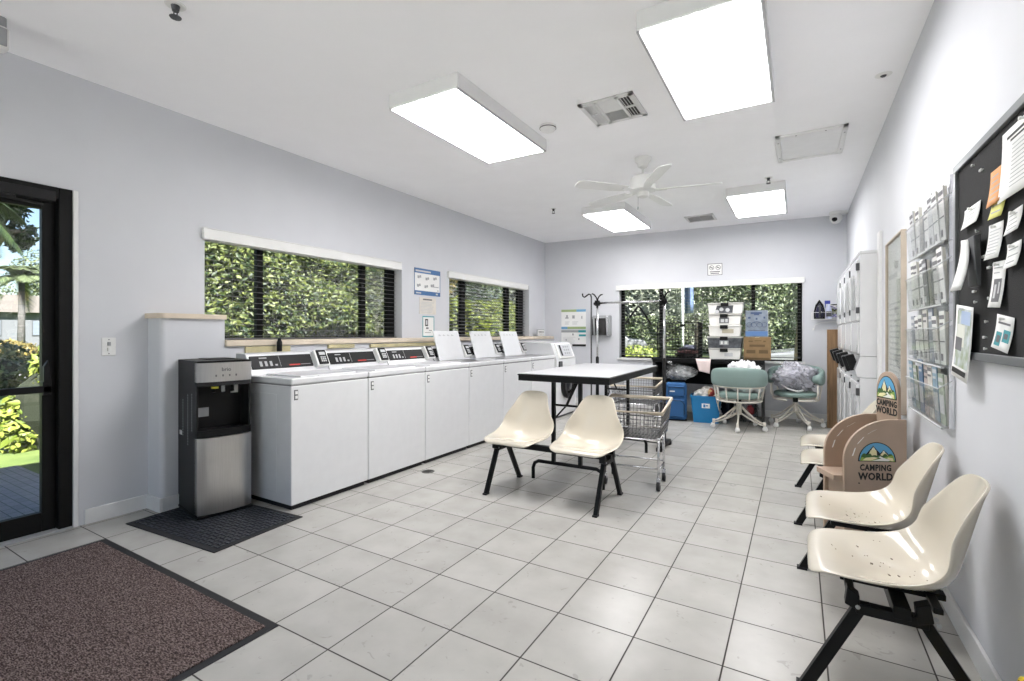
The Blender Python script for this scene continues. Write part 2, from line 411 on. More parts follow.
t = thing('rubber_mat', 'dark blue-grey rubber mat with woven ribs under the water cooler', 'mat', (-3.205, 1.70, 0), math.radians(4))
MB().box(-.45, .45, -.29, .29, 0, .006).build('border', M_rubber, t, bevel=.003)
rb = MB(); M_rib = mat('ribbed_rubber', (.028, .032, .042), .5, var=.2, scale=40)
nx, ny = 26, 17
for i in range(nx):
    for k in range(ny):
        x = -.42 + .84 * (i + .5) / nx; y = -.26 + .52 * (k + .5) / ny
        if (i + k) % 2: rb.box(x - .0145, x + .0145, y - .0075, y + .0075, .005, .011)
        else: rb.box(x - .0085, x + .0085, y - .0135, y + .0135, .005, .009)
rb.build('rib_pattern', M_rib, t)

# ------------------------------------------------------------------ water cooler
ang = math.atan2(.985, .17)
t = thing('water_cooler', 'black and stainless steel bottom-load water cooler standing on the ribbed rubber mat', 'water cooler', (-3.462, 1.825, .011), math.radians(80))
w2, d2 = .162, .21      # local front = -y (faces the room)
b = MB(); b.box(-w2, w2, -d2 + .03, d2, .0, .55); b.box(-w2, w2, -d2 + .16, d2, .55, .87); b.box(-w2, w2, -d2 + .03, d2, .85, 1.0)
b.box(-w2, -w2 + .012, -d2 + .02, -d2 + .17, .54, .86); b.box(w2 - .012, w2, -d2 + .02, -d2 + .17, .54, .86)
b.build('body', mat('cooler_black', (.009, .009, .0095), .42, spec=.3), t, bevel=.004)
MB().box(-w2 - .004, w2 + .004, -d2 - .01, d2, 0, .018).build('foot_plate', M_blk, t, bevel=.004)
def bow(z0, z1, bulge, y):
    p = MB(); n = 14
    out = [(-w2 + 2 * w2 * i / n, y - bulge * (1 - (2 * i / n - 1) ** 2) ** .7) for i in range(n + 1)]
    p.prism(out + [(w2, y + .05), (-w2, y + .05)], z0, z1, axis='z'); return p
bow(.022, .512, .03, -d2 + .005).build('steel_door', M_steel, t, smooth='angle')
bow(.515, .56, .022, -d2 + .01).build('drip_tray', M_blk, t, smooth='angle')
bow(.872, .995, .02, -d2 + .005).build('control_header', M_steel, t, smooth='angle')
bow(.845, .872, .018, -d2 + .008).build('spout_shelf', M_blkm, t, smooth='angle')
MB().box(-w2, w2, -d2 + .01, d2, .995, 1.008).box(-.06, .11, -.06, .12, 1.006, 1.014).build('lid', M_blk, t, bevel=.003)
for k, x in enumerate((-.055, .0, .055)):
    MB().tube([(x, -d2 + .045, .85), (x, -d2 + .045, .812), (x, -d2 + .04, .80)], .012, 10).build('tap', M_gplas if k == 1 else M_blk, t, smooth=True)
MB().box(-.12, -.05, -d2 + .155, -d2 + .163, .63, .69).build('drip_grille', M_gplas, t)
tag(MB().box(.085, .13, -d2 + .150, -d2 + .158, .79, .835).box(.085, .13, -d2 + .149, -d2 + .157, .775, .79).build('sticker', [M_paper], t), 'white and blue sticker')
tag(MB().box(-.075, -.035, -d2 + .02, -d2 + .03, .825, .838).build('warning_tag', mat('yellow_tag', (.75, .68, .08), .5), t), 'yellow tag')
text('brand_lettering', 'brio', .034, (.0, -d2 - .0165, .950), M_ink, t, bold=.0006)
q = MB()
for x in (-.06, -.02, .02, .06): q.box(x - .004, x + .004, -d2 - .0165, -d2 - .012, .905, .918)
q.build('touch_buttons', M_ink, t)
q = MB()
for yy, z0, z1 in ((-.10, .55, .80), (-.02, .45, .78), (.08, .50, .75)):
    z = z0
    while z < z1: q.box(-w2 - .001, -w2 + .001, yy - .008, yy + .008, z, z + .008); z += .018
q.build('vent_louvres', M_gplas, t)
tag(MB().box(-w2 - .0015, -w2, .10, .15, .50, .53).build('rating_label', M_paper, t), 'white rating label')
hs = MB(); hs.tube([(-w2 - .012, d2 - .02, .05), (-w2 - .03, d2 + .0, .18), (-w2 - .008, d2 - .01, .36)], .004, 6)
tag(hs.build('water_hose', mat('blue_hose', (.03, .10, .45), .4), t, smooth=True), 'thin blue hose')

# ------------------------------------------------------------------ washers
M_kp = mat('keypad_black', (.007, .007, .008), .5, spec=.3)
M_panel = mat('console_black', (.009, .009, .010), .5, spec=.3)
M_seam = mat('seam_grey', (.22, .22, .23), .6)
def make_washer(open_lid, label):
    t = thing('washing_machine', label, 'washing machine', (0, 0, 0), L90, 'row of top-loading washers under the windows')
    w2 = .338; D = .67    # local: x width, front y=0 , back y=D
    b = MB(); b.box(-w2, w2, 0, D, .035, .842); b.build('cabinet', M_white, t, bevel=.008)
    MB().box(-w2 + .02, w2 - .02, .025, D - .02, .0, .04).build('toe_kick', M_blkm, t)
    tp = MB(); tp.box(-w2, w2, -.004, D, .848, .893)
    tp.build('top_deck', M_white, t, bevel=.012, seg=3)
    MB().box(-w2 + .004, w2 - .004, .004, D - .01, .84, .85).build('deck_seam', M_seam, t)
    sd = MB(); sd.box(-w2 - .001, -w2 + .003, .16, .60, .10, .78); sd.build('side_emboss', M_white, t, bevel=.003)
    # console: sloped face
    c = MB(); c.prism([(.455, .885), (.475, .925), (.535, 1.04), (.56, 1.05), (.66, 1.05), (.66, .885)][::-1], -w2 + .004, w2 - .004, axis='x')
    c.build('console', M_white, t, bevel=.006)
    nrm = Vector((0, .06, .115)).normalized()     # direction up the sloped face
    th = math.atan2(.06, .115)
    p = MB().at((0, .501, .980), rx=-th)
    p.box(-w2 + .022, .195, -.008, .004, -.052, .052)
    p.build('control_panel', M_panel, t, bevel=.002)
    q = MB().at((0, .501, .980), rx=-th)
    for k in range(3): q.box(-.255 + k * .04, -.235 + k * .04, -.0095, -.006, -.035, .005)
    q.box(-.135, -.115, -.0095, -.006, -.035, -.022); q.box(-.25, -.19, -.0095, -.006, .028, .036); q.box(-.092, -.09, -.0095, -.006, -.045, .045)
    q.build('dial_markings', mat('panel_grey_print', (.42, .42, .43), .5), t)
    tag(MB().at((0, .501, .980), rx=-th).box(-.02, .075, -.0095, -.006, -.040, -.030).build('brand_stripe', M_red, t), 'small red lettering stripe')
    MB().at((0, .501, .980), rx=-th).box(.08, .17, -.0095, -.006, -.037, -.031).build('model_stripe', M_seam, t)
    # payment reader at the end of the console
    r = MB().at((.27, .490, .985), rx=-th)
    r.box(-.062, .062, -.03, .03, -.072, .072); r.build('payment_reader', M_wplas, t, bevel=.008)
    r = MB().at((.27, .490, .985), rx=-th); r.box(-.046, .046, -.040, -.026, -.062, .066); rd = r.build('reader_face', M_kp, t, bevel=.012, seg=3)
    r = MB().at((.27, .490, .985), rx=-th)
    for a in range(3):
        for k in range(3): r.box(-.024 + a * .018, -.012 + a * .018, -.043, -.038, -.042 + k * .017, -.030 + k * .017)
    r.box(-.028, .028, -.043, -.038, .018, .044); r.build('reader_keypad', mat('keypad_grey', (.55, .56, .57), .4), t)
    # small dark coin label on the cabinet front
    e = MB(); e.box(-w2 + .022, -w2 + .052, -.004, .002, .745, .815); e.build('badge', M_ink, t, bevel=.004)
    e = MB(); e.box(-w2 + .028, -w2 + .046, -.006, -.002, .785, .806); e.box(-w2 + .028, -w2 + .046, -.006, -.002, .755, .775); e.build('badge_print', M_wplas, t)
    if not open_lid:
        l = MB(); l.box(-.245, .245, .03, .43, .888, .903); l.build('lid', M_white, t, bevel=.010, seg=3)
        MB().box(-.10, .10, .022, .04, .885, .897).build('lid_grip', M_white, t, bevel=.004)
    else:
        MB().box(-.235, .235, .05, .42, .885, .8945).build('tub_opening', mat('tub_steel', (.25, .25, .26), .3, .8), t, bevel=.03)
        l = MB().at((-.095, .405, .893), rx=-.30); l.box(-.225, .225, -.008, .008, 0, .345); l.build('lid', M_white, t, bevel=.007, seg=3)
        e = MB().at((-.095, .405, .893), rx=-.30)
        for k in range(4): e.box(-.15 + k * .075, -.11 + k * .075, -.0095, -.006, .285, .291); e.box(-.145 + k * .075, -.125 + k * .075, -.0095, -.006, .294, .300)
        e.box(-.21, -.202, -.0095, -.006, .20, .208); e.build('lid_print', mat('lid_print_grey', (.4, .4, .41), .6), t)
    MB().tube([(.0, .43, .895), (.0, .43, .893)], .01, 6).build('hinge_cap', M_seam, t)
    return t
GW = 'row of top-loading washers under the windows'
wy = [2.04 + .34 + .682 * i for i in range(6)]
closed = make_washer(False, 'white top-loading washer with closed lid standing beside the water cooler')
closed.location = (-2.93, wy[0], 0)
dup(closed, (-2.93, wy[1], 0), L90, 'white closed top-loading washer, second from the water cooler')
dup(closed, (-2.93, wy[2], 0), L90, 'white closed top-loading washer, third from the water cooler, just before the raised lids')
opened = make_washer(True, 'white washer with lid raised, the first raised lid counting from the water cooler')
opened.location = (-2.93, wy[3], 0)
dup(opened, (-2.93, wy[4], 0), L90, 'white washer with lid raised, the middle one of the three raised lids')
dup(opened, (-2.93, wy[5], 0), L90, 'white washer with lid raised, last of the three towards the far wall')

# front-loading washer at the far end
t = thing('front_load_washer', 'white front-loading washer with slanted control panel and round black door at row end', 'washing machine', (-2.90, 6.47, 0), L90)
b = MB(); b.prism([(0, .03), (.70, .03), (.70, 1.075), (.10, 1.06), (0, .82)], -.33, .33, axis='x'); b.build('cabinet', M_white, t, bevel=.008)
sl = math.atan2(.10, .26)
p = MB().at((0, .05, .94), rx=-sl); p.box(-.25, .27, -.025, .004, -.115, .115); p.build('control_panel', M_wplas, t, bevel=.012, seg=3)
p = MB().at((0, .05, .94), rx=-sl); p.box(-.21, .21, -.03, -.02, -.09, .09); p.build('control_screen', mat('pale_grey_screen', (.55, .56, .58), .3), t, bevel=.004)
p = MB().at((0, .05, .94), rx=-sl); p.box(-.18, -.135, -.034, -.028, -.08, .08)
p.build('card_slot', M_blk, t)
p = MB().at((0, .05, .94), rx=-sl)
for a in range(3):
    for k in range(3): p.box(-.05 + a * .07, -.015 + a * .07, -.034, -.028, -.06 + k * .05, -.035 + k * .05)
p.build('panel_keys', M_gplas, t)
MB().box(-.28, -.18, -.02, .0, .70, .80).build('soap_drawer', M_dgrey, t, bevel=.006)
ring = MB(); ring.at((0, -.0, .46), rx=PI / 2); ring.lathe([(.13, .0), (.20, .0), (.21, .03), (.19, .06), (.14, .06), (.13, .03)], 32); ring.build('porthole_ring', M_blk, t, smooth='angle')
g = MB().at((0, -.02, .46), rx=PI / 2); g.lathe([(.0001, .04), (.08, .035), (.14, .01)], 28); g.build('porthole_glass', mat('dark_porthole', (.03, .03, .035), .1), t, smooth=True)
MB().box(-.30, .30, .03, .68, 0, .04).build('plinth', M_dgrey, t)

# pale timber strips and a dark bottle behind the consoles
def strip(label, y0, y1, z0, z1):
    o = MB().box(-3.669, -3.652, y0, y1, z0, z1).build('wood_strip', mat('yellow_pine', (.56, .50, .30), .6, var=.12, scale=10), None, bevel=.002)
    return tag(o, label, 'wood strip', 'pine strips fixed below the sill')
strip('short yellow pine strip on the low wall behind the first washer console', 2.16, 2.54, 1.045, 1.095)
strip('short pine strip below the sill behind the second washer console', 2.92, 3.22, 1.060, 1.095)
strip('long thin pine strip below the sill behind the third washer console', 3.42, 4.72, 1.055, 1.09)
bt = MB().at((-3.600, 2.405, 1.052)); bt.lathe([(.02, 0), (.021, .01), (.021, .075), (.014, .09), (.014, .105), (.0001, .108)], 14)
tag(bt.build('black_bottle', M_blk, None, smooth='angle'), 'small black bottle standing upright behind the first washer console', 'bottle')

# ------------------------------------------------------------------ wall signs on the window wall
def sign(name, label, cat, loc, rz, w, h, bg, parts, thick=.004, group=None, frame=None):
    """parts: list of (name, material, [(x0,x1,z0,z1)...]) in fractions of the sheet, on its face"""
    t = thing(name, label, cat, loc, rz, group)
    MB().box(-w / 2, w / 2, -thick, 0, -h / 2, h / 2).build('sheet' if thick < .006 else 'panel', bg, t)
    for k, (pn, pm, rs) in enumerate(parts):
        q = MB()
        for (a, b_, c_, d_) in rs: q.box(-w / 2 + a * w, -w / 2 + b_ * w, -thick - .0012 - .0003 * k, -thick + .0005, -h / 2 + c_ * h, -h / 2 + d_ * h)
        q.build(pn, pm, t)
    return t
M_blue = mat('print_blue', (.06, .16, .36), .5); M_teal = mat('print_teal', (.04, .30, .34), .5); M_green = mat('print_green', (.35, .45, .22), .5)
M_lblue = mat('print_light_blue', (.16, .38, .60), .5); M_lgrey = mat('print_light_grey', (.55, .56, .57), .6)
def lines(x0, x1, z0, z1, n, duty=.4, jag=.25, seed=1):
    rnd = random.Random(seed); out = []
    for i in range(n):
        z = z1 - (z1 - z0) * (i + .5) / n; hh = (z1 - z0) / n * duty / 2
        out.append((x0, x1 - rnd.random() * jag * (x1 - x0), z - hh, z + hh))
    return out
pt = []
for i, (a, c) in enumerate(((.12, .62), (.42, .58), (.72, .62), (.10, .30), (.38, .28), (.62, .34))): pt += [(a, a + .07, c, c + .1), (a + .08, a + .13, c + .03, c + .12)]
sign('instruction_sign', 'blue and white instruction sign on the wall between the two window blinds', 'sign', (WL, 4.505, 1.808), L90, .475, .315, M_paper,
     [('border_band', M_blue, [(0, 1, .82, 1), (0, 1, 0, .16), (0, .02, 0, 1), (.98, 1, 0, 1)]), ('header_print', M_lgrey, [(.05, .62, .87, .93), (.06, .25, .05, .10), (.82, .9, .05, .11)]),
      ('pictograms', M_gplas, pt + [(.62, .93, .34, .37), (.88, .93, .2, .24)])], .005)
sign('notice_paper', 'cream notice sheet with grey text taped below the blue instruction sign', 'notice', (WL, 4.512, 1.525), L90, .30, .20, mat('cream_paper', (.72, .68, .62), .8, var=.05),
     [('text_lines', M_ink, [(.2, .75, .84, .92)]), ('small_print', M_lgrey, lines(.08, .9, .08, .75, 8, .35))])
sign('phone_app_sign', 'small white sign with teal border and dark phone picture above the raised lids', 'sign', (WL, 4.52, 1.278), L90, .215, .25, M_paper,
     [('border', M_teal, [(0, 1, .95, 1), (0, 1, 0, .05), (0, .05, 0, 1), (.95, 1, 0, 1)]), ('phone_picture', M_inkb, [(.22, .46, .52, .86)]), ('phone_screen', M_lgrey, [(.27, .41, .58, .80)]), ('text_lines', M_ink, [(.3, .5, .38, .46), (.55, .8, .3, .33), (.2, .7, .2, .22)])])
t = thing('sill_sign', 'small white framed card standing on the sill end in the room corner', 'sign', (-3.76, 7.30, 1.145), L90)
MB().box(-.13, .13, -.012, .0, .0, .115).box(-.05, .05, 0, .05, 0, .01).build('frame', M_gplas, t, bevel=.002)
MB().box(-.118, .118, -.0145, -.010, .012, .103).build('card', M_paper, t)
q = MB()
for k in range(4): q.box(-.09 + k * .05, -.055 + k * .05, -.016, -.013, .06, .085); q.box(-.09 + k * .05, -.06 + k * .05, -.016, -.013, .03, .045)
q.build('print', M_ink, t)

# light switch
t = thing('light_switch', 'white double switch plate on the wall between door and pier', 'switch', (WL, 1.370, 1.112), L90)
MB().box(-.038, .038, -.006, 0, -.058, .058).build('plate', M_wplas, t, bevel=.003)
for dz in (-.018, .018): MB().box(-.008, .008, -.016, -.004, dz - .012, dz + .012).build('toggle', M_gplas if dz > 0 else M_wplas, t, bevel=.002)
q = MB()
for dz in (-.045, .045): q.at((0, -.006, dz), rx=PI / 2).lathe([(.0035, -.001), (.0035, .0015)], 8)
q.build('screws', M_ink, t)
# emergency light box high on the wall above the door
t = thing('emergency_light', 'small white rounded emergency light hanging from the ceiling near the door', 'emergency light', (-3.46, .79, 2.68), L90)
MB().tube([(0, 0, .06), (0, 0, .11)], .02, 10).build('stem', M_gplas, t)
MB().box(-.15, .025, -.04, .04, -.06, .06).build('housing', M_wplas, t, bevel=.02, seg=3)
MB().box(-.13, .012, -.048, -.035, -.045, .045).build('lens', M_gplas, t, bevel=.008)
# floor drain
t = thing('floor_drain', 'small round metal drain cover in the tiles by the washer fronts', 'drain', (-2.76, 3.24, 0))
MB().lathe([(.055, 0), (.055, .003), (.048, .004), (.0001, .004)], 20).build('cover', mat('drain_metal', (.12, .12, .11), .5, .7), t, smooth='angle')
q = MB()
for k in range(-2, 3): q.box(-.03, .03, k * .015 - .003, k * .015 + .003, .004, .0052)
q.build('slots', M_blk, t)
# ------------------------------------------------------------------ ceiling fixtures
LIGHT_STRENGTH = 4.5
def lens_mat():
    m = bpy.data.materials.new('lit_diffuser'); m.use_nodes = True; nt = m.node_tree; b = nt.nodes['Principled BSDF']
    b.inputs['Base Color'].default_value = (.9, .9, .9, 1); b.inputs['Roughness'].default_value = .5
    b.inputs['Emission Color'].default_value = (1.0, .985, .985, 1)
    b.inputs['Emission Strength'].default_value = LIGHT_STRENGTH
    return m
M_lens = lens_mat()
M_fix = mat('fixture_white', (.78, .78, .78), .45)
M_fixe = mat('fixture_edge', (.45, .45, .46), .5)
def fixture(label, x0, x1, y0, y1):
    t = thing('ceiling_light', label, 'ceiling light', ((x0 + x1) / 2, (y0 + y1) / 2, CZ), 0, 'rectangular ceiling lights')
    a, b_ = (x1 - x0) / 2, (y1 - y0) / 2
    f = MB(); e = .022
    f.box(-a, a, -b_, -b_ + e, -.095, 0); f.box(-a, a, b_ - e, b_, -.095, 0); f.box(-a, -a + e, -b_ + e, b_ - e, -.095, 0); f.box(a - e, a, -b_ + e, b_ - e, -.095, 0)
    f.build('housing', M_fix, t, bevel=.004)
    MB().box(-a + e, a - e, -b_ + e, b_ - e, -.10, -.088).build('diffuser', M_lens, t)
    r = MB()
    for s_ in (-1, 1): r.box(s_ * (a - .006) - .007, s_ * (a - .006) + .007, -b_ + .01, b_ - .01, -.104, -.094)
    r.build('edge_rail', M_fixe, t)
fixture('lit ceiling light box nearer the washers, in the near pair by the square vent', -2.35, -1.78, 2.36, 3.57)
fixture('large lit ceiling light box between the square vent and the ceiling hatch', -.69, -.13, 2.37, 3.55)
fixture('lit ceiling light box beyond the fan on the washer side', -2.36, -1.80, 5.72, 6.93)
fixture('lit ceiling light box beyond the hatch towards the far wall and dryers', -.69, -.115, 5.78, 6.90)

M_vent = mat('vent_white', (.70, .70, .70), .5)
M_vdark = mat('vent_dark', (.05, .05, .05), .7)
t = thing('ceiling_vent', 'square four-way air vent in the ceiling between the two near light boxes', 'vent', (-1.13, 3.325, CZ), 0)
h = .193
MB().box(-h + .02, h - .02, -h + .02, h - .02, -.004, 0).build('backing', M_vdark, t)
f = MB(); f.box(-h, h, -h, -h + .035, -.014, 0); f.box(-h, h, h - .035, h, -.014, 0); f.box(-h, -h + .035, -h, h, -.014, 0); f.box(h - .035, h, -h, h, -.014, 0)
f.box(-.085, -.065, -h, h, -.014, 0); f.box(.065, .085, -h, h, -.014, 0); f.box(-h, h, -.008, .008, -.014, 0)
f.build('frame', M_vent, t, bevel=.002)
s = MB()
for sx in (-1, 1):
    for k in range(4):
        x = sx * (.095 + k * .02)
        s.at((x, 0, -.008), ry=sx * .9); s.box(-.011, .011, -h + .03, h - .03, -.0012, .0012)
s.build('side_louvres', M_vent, t)
s = MB()
for k in range(9):
    y = -.01 - k * .017; s.at((0, y - .008, -.007), rx=-.6); s.box(-.07, .07, -.009, .009, -.001, .001)
    s.at((0, .01 + k * .017, -.008), rx=.9); s.box(-.07, .07, -.013, .013, -.001, .001)
s.build('centre_louvres', M_vent, t)
t = thing('ceiling_vent', 'narrow slotted air vent in the ceiling near the far wall, beyond the fan', 'vent', (-1.16, 7.08, CZ), 0)
h = .187
MB().box(-h + .02, h - .02, -h + .02, h - .02, -.004, 0).build('backing', M_vdark, t)
f = MB(); f.box(-h, h, -h, -h + .04, -.012, 0); f.box(-h, h, h - .04, h, -.012, 0); f.box(-h, -h + .03, -h, h, -.012, 0); f.box(h - .03, h, -h, h, -.012, 0); f.box(-.01, .01, -h, h, -.012, 0)
f.build('frame', M_vent, t, bevel=.002)
s = MB()
for k in range(8):
    s.at((0, -.13 + k * .037, -.008), rx=.75); s.box(-h + .03, h - .03, -.014, .014, -.001, .001)
s.build('louvres', M_vent, t)
t = thing('ceiling_hatch', 'flat square access hatch with white frame in the ceiling by the dryers wall', 'ceiling hatch', (.085, 4.78, CZ), 0)
a, b_ = .245, .33; e = .035
f = MB(); f.box(-a, a, -b_, -b_ + e, -.02, 0); f.box(-a, a, b_ - e, b_, -.02, 0); f.box(-a, -a + e, -b_, b_, -.02, 0); f.box(a - e, a, -b_, b_, -.02, 0)
f.build('frame', M_trim, t, bevel=.003)
MB().box(-a + e, a - e, -b_ + e, b_ - e, -.008, 0).build('panel', mat('hatch_panel', (.80, .80, .81), .7), t)
s = MB()
for x, y in ((-a + .017, -.2), (-a + .017, .2), (a - .017, -.2), (a - .017, .2), (-.1, -b_ + .017), (.1, -b_ + .017)):
    s.at((x, y, -.0205)); s.lathe([(.006, -.001), (.006, .002)], 8)
s.build('screws', M_seam, t)

t = thing('smoke_detector', 'round white smoke detector on the ceiling beside the washer-side light box', 'smoke detector', (-1.655, 3.34, CZ), 0)
MB().lathe([(.035, -.045), (.05, -.038), (.062, -.02), (.064, 0)], 24).build('body', M_wplas, t, smooth='angle')
MB().lathe([(.064, -.022), (.0645, -.016)], 24).build('sensor_slots', M_dgrey, t)
def sprinkler(label, x, y, s_=1.0):
    t = thing('sprinkler', label, 'sprinkler', (x, y, CZ), 0, 'ceiling sprinkler heads')
    MB().lathe([(.035 * s_, -.004), (.038 * s_, 0)], 18).build('escutcheon', M_wplas, t, smooth='angle')
    q = MB(); q.lathe([(.012 * s_, -.03), (.016 * s_, -.004)], 10); q.tube([(-.012 * s_, 0, -.03), (-.014 * s_, 0, -.05), (0, 0, -.058)], .003, 5); q.tube([(.012 * s_, 0, -.03), (.014 * s_, 0, -.05), (0, 0, -.058)], .003, 5)
    q.lathe([(.02 * s_, -.062), (.022 * s_, -.058)], 12); q.build('head', M_dgrey, t)
sprinkler('small dark sprinkler head on the ceiling above the second blind near the corner', -2.695, 5.60)
sprinkler('small dark sprinkler head beside the far light box near the dryers', -.262, 5.60)
sprinkler('larger dark sprinkler head on the ceiling in front of the door', -2.60, 1.19, 1.2)
t = thing('ceiling_sensor', 'tiny recessed eyeball sensor in the ceiling above the brochure rack', 'sensor', (.452, 3.73, CZ), 0)
MB().lathe([(.03, -.006), (.045, 0)], 20).build('plate', M_wplas, t, smooth='angle')
MB().lathe([(.0001, -.016), (.012, -.012), (.018, -.005)], 14).build('eye', M_dgrey, t, smooth=True)

# ------------------------------------------------------------------ ceiling fan
t = thing('ceiling_fan', 'white five-blade ceiling fan hanging between the four light boxes', 'ceiling fan', (-1.214, 4.39, CZ), 0)
M_fan = mat('fan_white', (.74, .74, .73), .35)
MB().lathe([(.022, -.095), (.045, -.08), (.05, -.05), (.07, -.03), (.075, 0)], 24).build('canopy', M_fan, t, smooth='angle')
MB().lathe([(.011, -.17), (.011, -.08)], 12).build('downrod', M_fan, t, smooth='angle')
MB().lathe([(.05, -.31), (.115, -.30), (.118, -.29), (.112, -.285), (.112, -.20), (.10, -.175), (.03, -.168), (.012, -.165)], 32).build('motor_housing', M_fan, t, smooth='angle')
MB().lathe([(.03, -.36), (.05, -.352), (.055, -.33), (.05, -.31)], 24).build('switch_housing', M_fan, t, smooth='angle')
for k in range(5):
    a = math.radians(12 + 72 * k)
    br_ = MB().at((0, 0, 0), rz=a); br_.prism([(.09, -.02), (.15, -.035), (.21, -.03), (.21, .03), (.15, .035), (.09, .02)], -.303, -.296, axis='z')
    bo = br_.build('blade_bracket', M_fan, t, bevel=.002)
    bl = MB().at((0, 0, -.297), rz=a, rx=math.radians(0)); pl = [(.17, -.045), (.30, -.06), (.60, -.068), (.655, -.05), (.665, 0), (.655, .05), (.60, .068), (.30, .06), (.17, .045)]
    bl.X = Matrix.Translation((0, 0, -.295)) @ Matrix.Rotation(a, 4, 'Z') @ Matrix.Rotation(.2, 4, 'X')
    bl.prism(pl, -.003, .003, axis='z'); bl.build('blade', M_fan, t, bevel=.001)
MB().tube([(-.035, -.03, -.35), (-.036, -.031, -.44)], .0015, 5).build('pull_chain', M_gplas, t)
o = MB().at((-.036, -.031, -.46)); o.lathe([(.0001, -.012), (.006, -.006), (.006, .01), (.002, .02)], 8); o.build('chain_pull', M_gplas, t)

# ------------------------------------------------------------------ far wall: camera, signs, dispenser, wire shelf
p = bw(4.27, .22, CZ)
t = thing('security_camera', 'white dome security camera under the ceiling in the far corner by the dryers', 'security camera', p, BT)
MB().lathe([(.068, -.035), (.075, -.025), (.075, 0)], 24).box(-.01, .15, -.035, .035, -.03, 0).build('mount', M_wplas, t, smooth='angle')
MB().at((0, 0, -.085)).lathe([(.0001, -.075), (.04, -.062), (.068, -.02), (.072, .015), (.06, .055)], 28).build('ball', M_wplas, t, smooth=True)
o = MB().at((-.018, -.052, -.112), rx=math.radians(68), rz=-.25); o.lathe([(.030, 0), (.030, .018), (.02, .024), (.0001, .025)], 18); o.build('lens', M_blk, t, smooth='angle')

t = sign('no_smoking_sign', 'small white sign with two crossed-out circles above the far window', 'sign', bw(2.78, .002, 2.152), BT, .205, .175, M_paper,
         [('border', M_ink, [(0, 1, .95, 1), (0, 1, 0, .05), (0, .04, 0, 1), (.96, 1, 0, 1)]), ('text_lines', M_ink, [(.15, .85, .26, .34), (.2, .8, .12, .20)])])
for x in (-.045, .045):
    q = MB().at((x, -.0055, .025), rx=PI / 2); q.tube([(.032 * math.cos(a), .032 * math.sin(a), 0) for a in [i * PI / 12 for i in range(24)]], .004, 5, closed=True)
    q.tube([(-.022, .022, 0), (.022, -.022, 0)], .004, 5); q.box(-.02, .016, -.006, .006, -.001, .001); q.build('prohibition_symbol', M_ink, t)
pi1 = []
for x in (.18, .45, .8): pi1 += [(x, x + .10, .50, .60), (x + .02, x + .07, .60, .70), (x, x + .09, .32, .36)]
sign('laundry_poster', 'upper white poster with green and blue header bars beside the corner on the far wall', 'poster', bw(.535, .002, 1.435), BT, .446, .335, M_paper,
     [('green_bars', M_green, [(0, .62, .88, 1), (.25, 1, 0, .12)]), ('blue_bars', M_lblue, [(.62, 1, .88, 1), (0, .25, 0, .12)]), ('pictograms', M_gplas, [(.16, .3, .54, .60), (.2, .27, .6, .72), (.45, .55, .54, .70), (.82, .86, .52, .66)]), ('small_print', M_lgrey, lines(.15, .35, .22, .4, 3) + lines(.45, .7, .22, .4, 3))])
sign('price_poster', 'lower white poster with teal bar and round badge, under the green and blue one', 'poster', bw(.535, .002, 1.11), BT, .446, .275, M_paper,
     [('grey_header', M_gplas, [(0, .7, .86, 1)]), ('teal_bars', M_teal, [(.7, 1, .86, 1), (.72, 1, .62, .74)]), ('black_footer', M_inkb, [(.45, 1, 0, .13)]), ('text_lines', M_ink, [(.18, .22, .36, .44), (.46, .5, .68, .8), (.7, .74, .4, .5)]), ('small_print', M_lgrey, lines(.08, .6, .15, .6, 6, .25))])

t = thing('paper_towel_dispenser', 'grey wall paper towel dispenser with dark front behind the garment rack post', 'towel dispenser', bw(1.06, .0, 1.32), BT)
o = MB(); o.prism([(-.0, -.17), (-.10, -.165), (-.15, .13), (-.13, .17), (-.0, .17)][::-1], -.145, .145, axis='x'); o.build('housing', M_gplas, t, bevel=.01)
o = MB(); o.prism([(-.102, -.155), (-.112, -.155), (-.155, .12), (-.145, .125)][::-1], -.10, .085, axis='x'); o.build('dark_window', mat('smoked_plastic', (.03, .028, .027), .15), t, bevel=.003)
o = MB(); o.prism([(-.09, -.165), (-.115, -.165), (-.168, .15), (-.135, .165)][::-1], .09, .125, axis='x'); o.build('chrome_side', M_chrome, t, bevel=.004)
o = MB(); o.box(-.15, -.135, -.145, -.01, -.16, .14); o.build('side_trim', M_blk, t)

t = thing('wire_shelf', 'small white wire shelf with curved bracket on the far wall above the plank', 'shelf', bw(4.20, 0, 1.385), BT)
q = MB()
for k in range(9): q.tube([(-.185 + k * .045, 0, 0), (-.185 + k * .045, -.18, 0)], .002, 5)
q.tube([(-.19, -.18, 0), (.185, -.18, 0)], .003, 6); q.tube([(-.19, -.005, 0), (.185, -.005, 0)], .003, 6); q.tube([(-.19, -.18, .09), (.185, -.18, .09)], .003, 6)
q.tube([(-.19, -.18, 0), (-.19, -.18, .09), (-.19, -.005, .09), (-.19, -.005, 0)], .003, 6)
q.build('wire_deck', M_wplas, t)
q = MB(); q.tube([(-.16, -.02, -.13), (-.15, -.03, -.075), (-.08, -.04, -.045), (.05, -.04, -.035), (.18, -.04, -.05)], .004, 6); q.tube([(-.165, -.02, -.15), (-.165, -.02, -.12)], .012, 8)
q.build('curved_bracket', M_wplas, t)
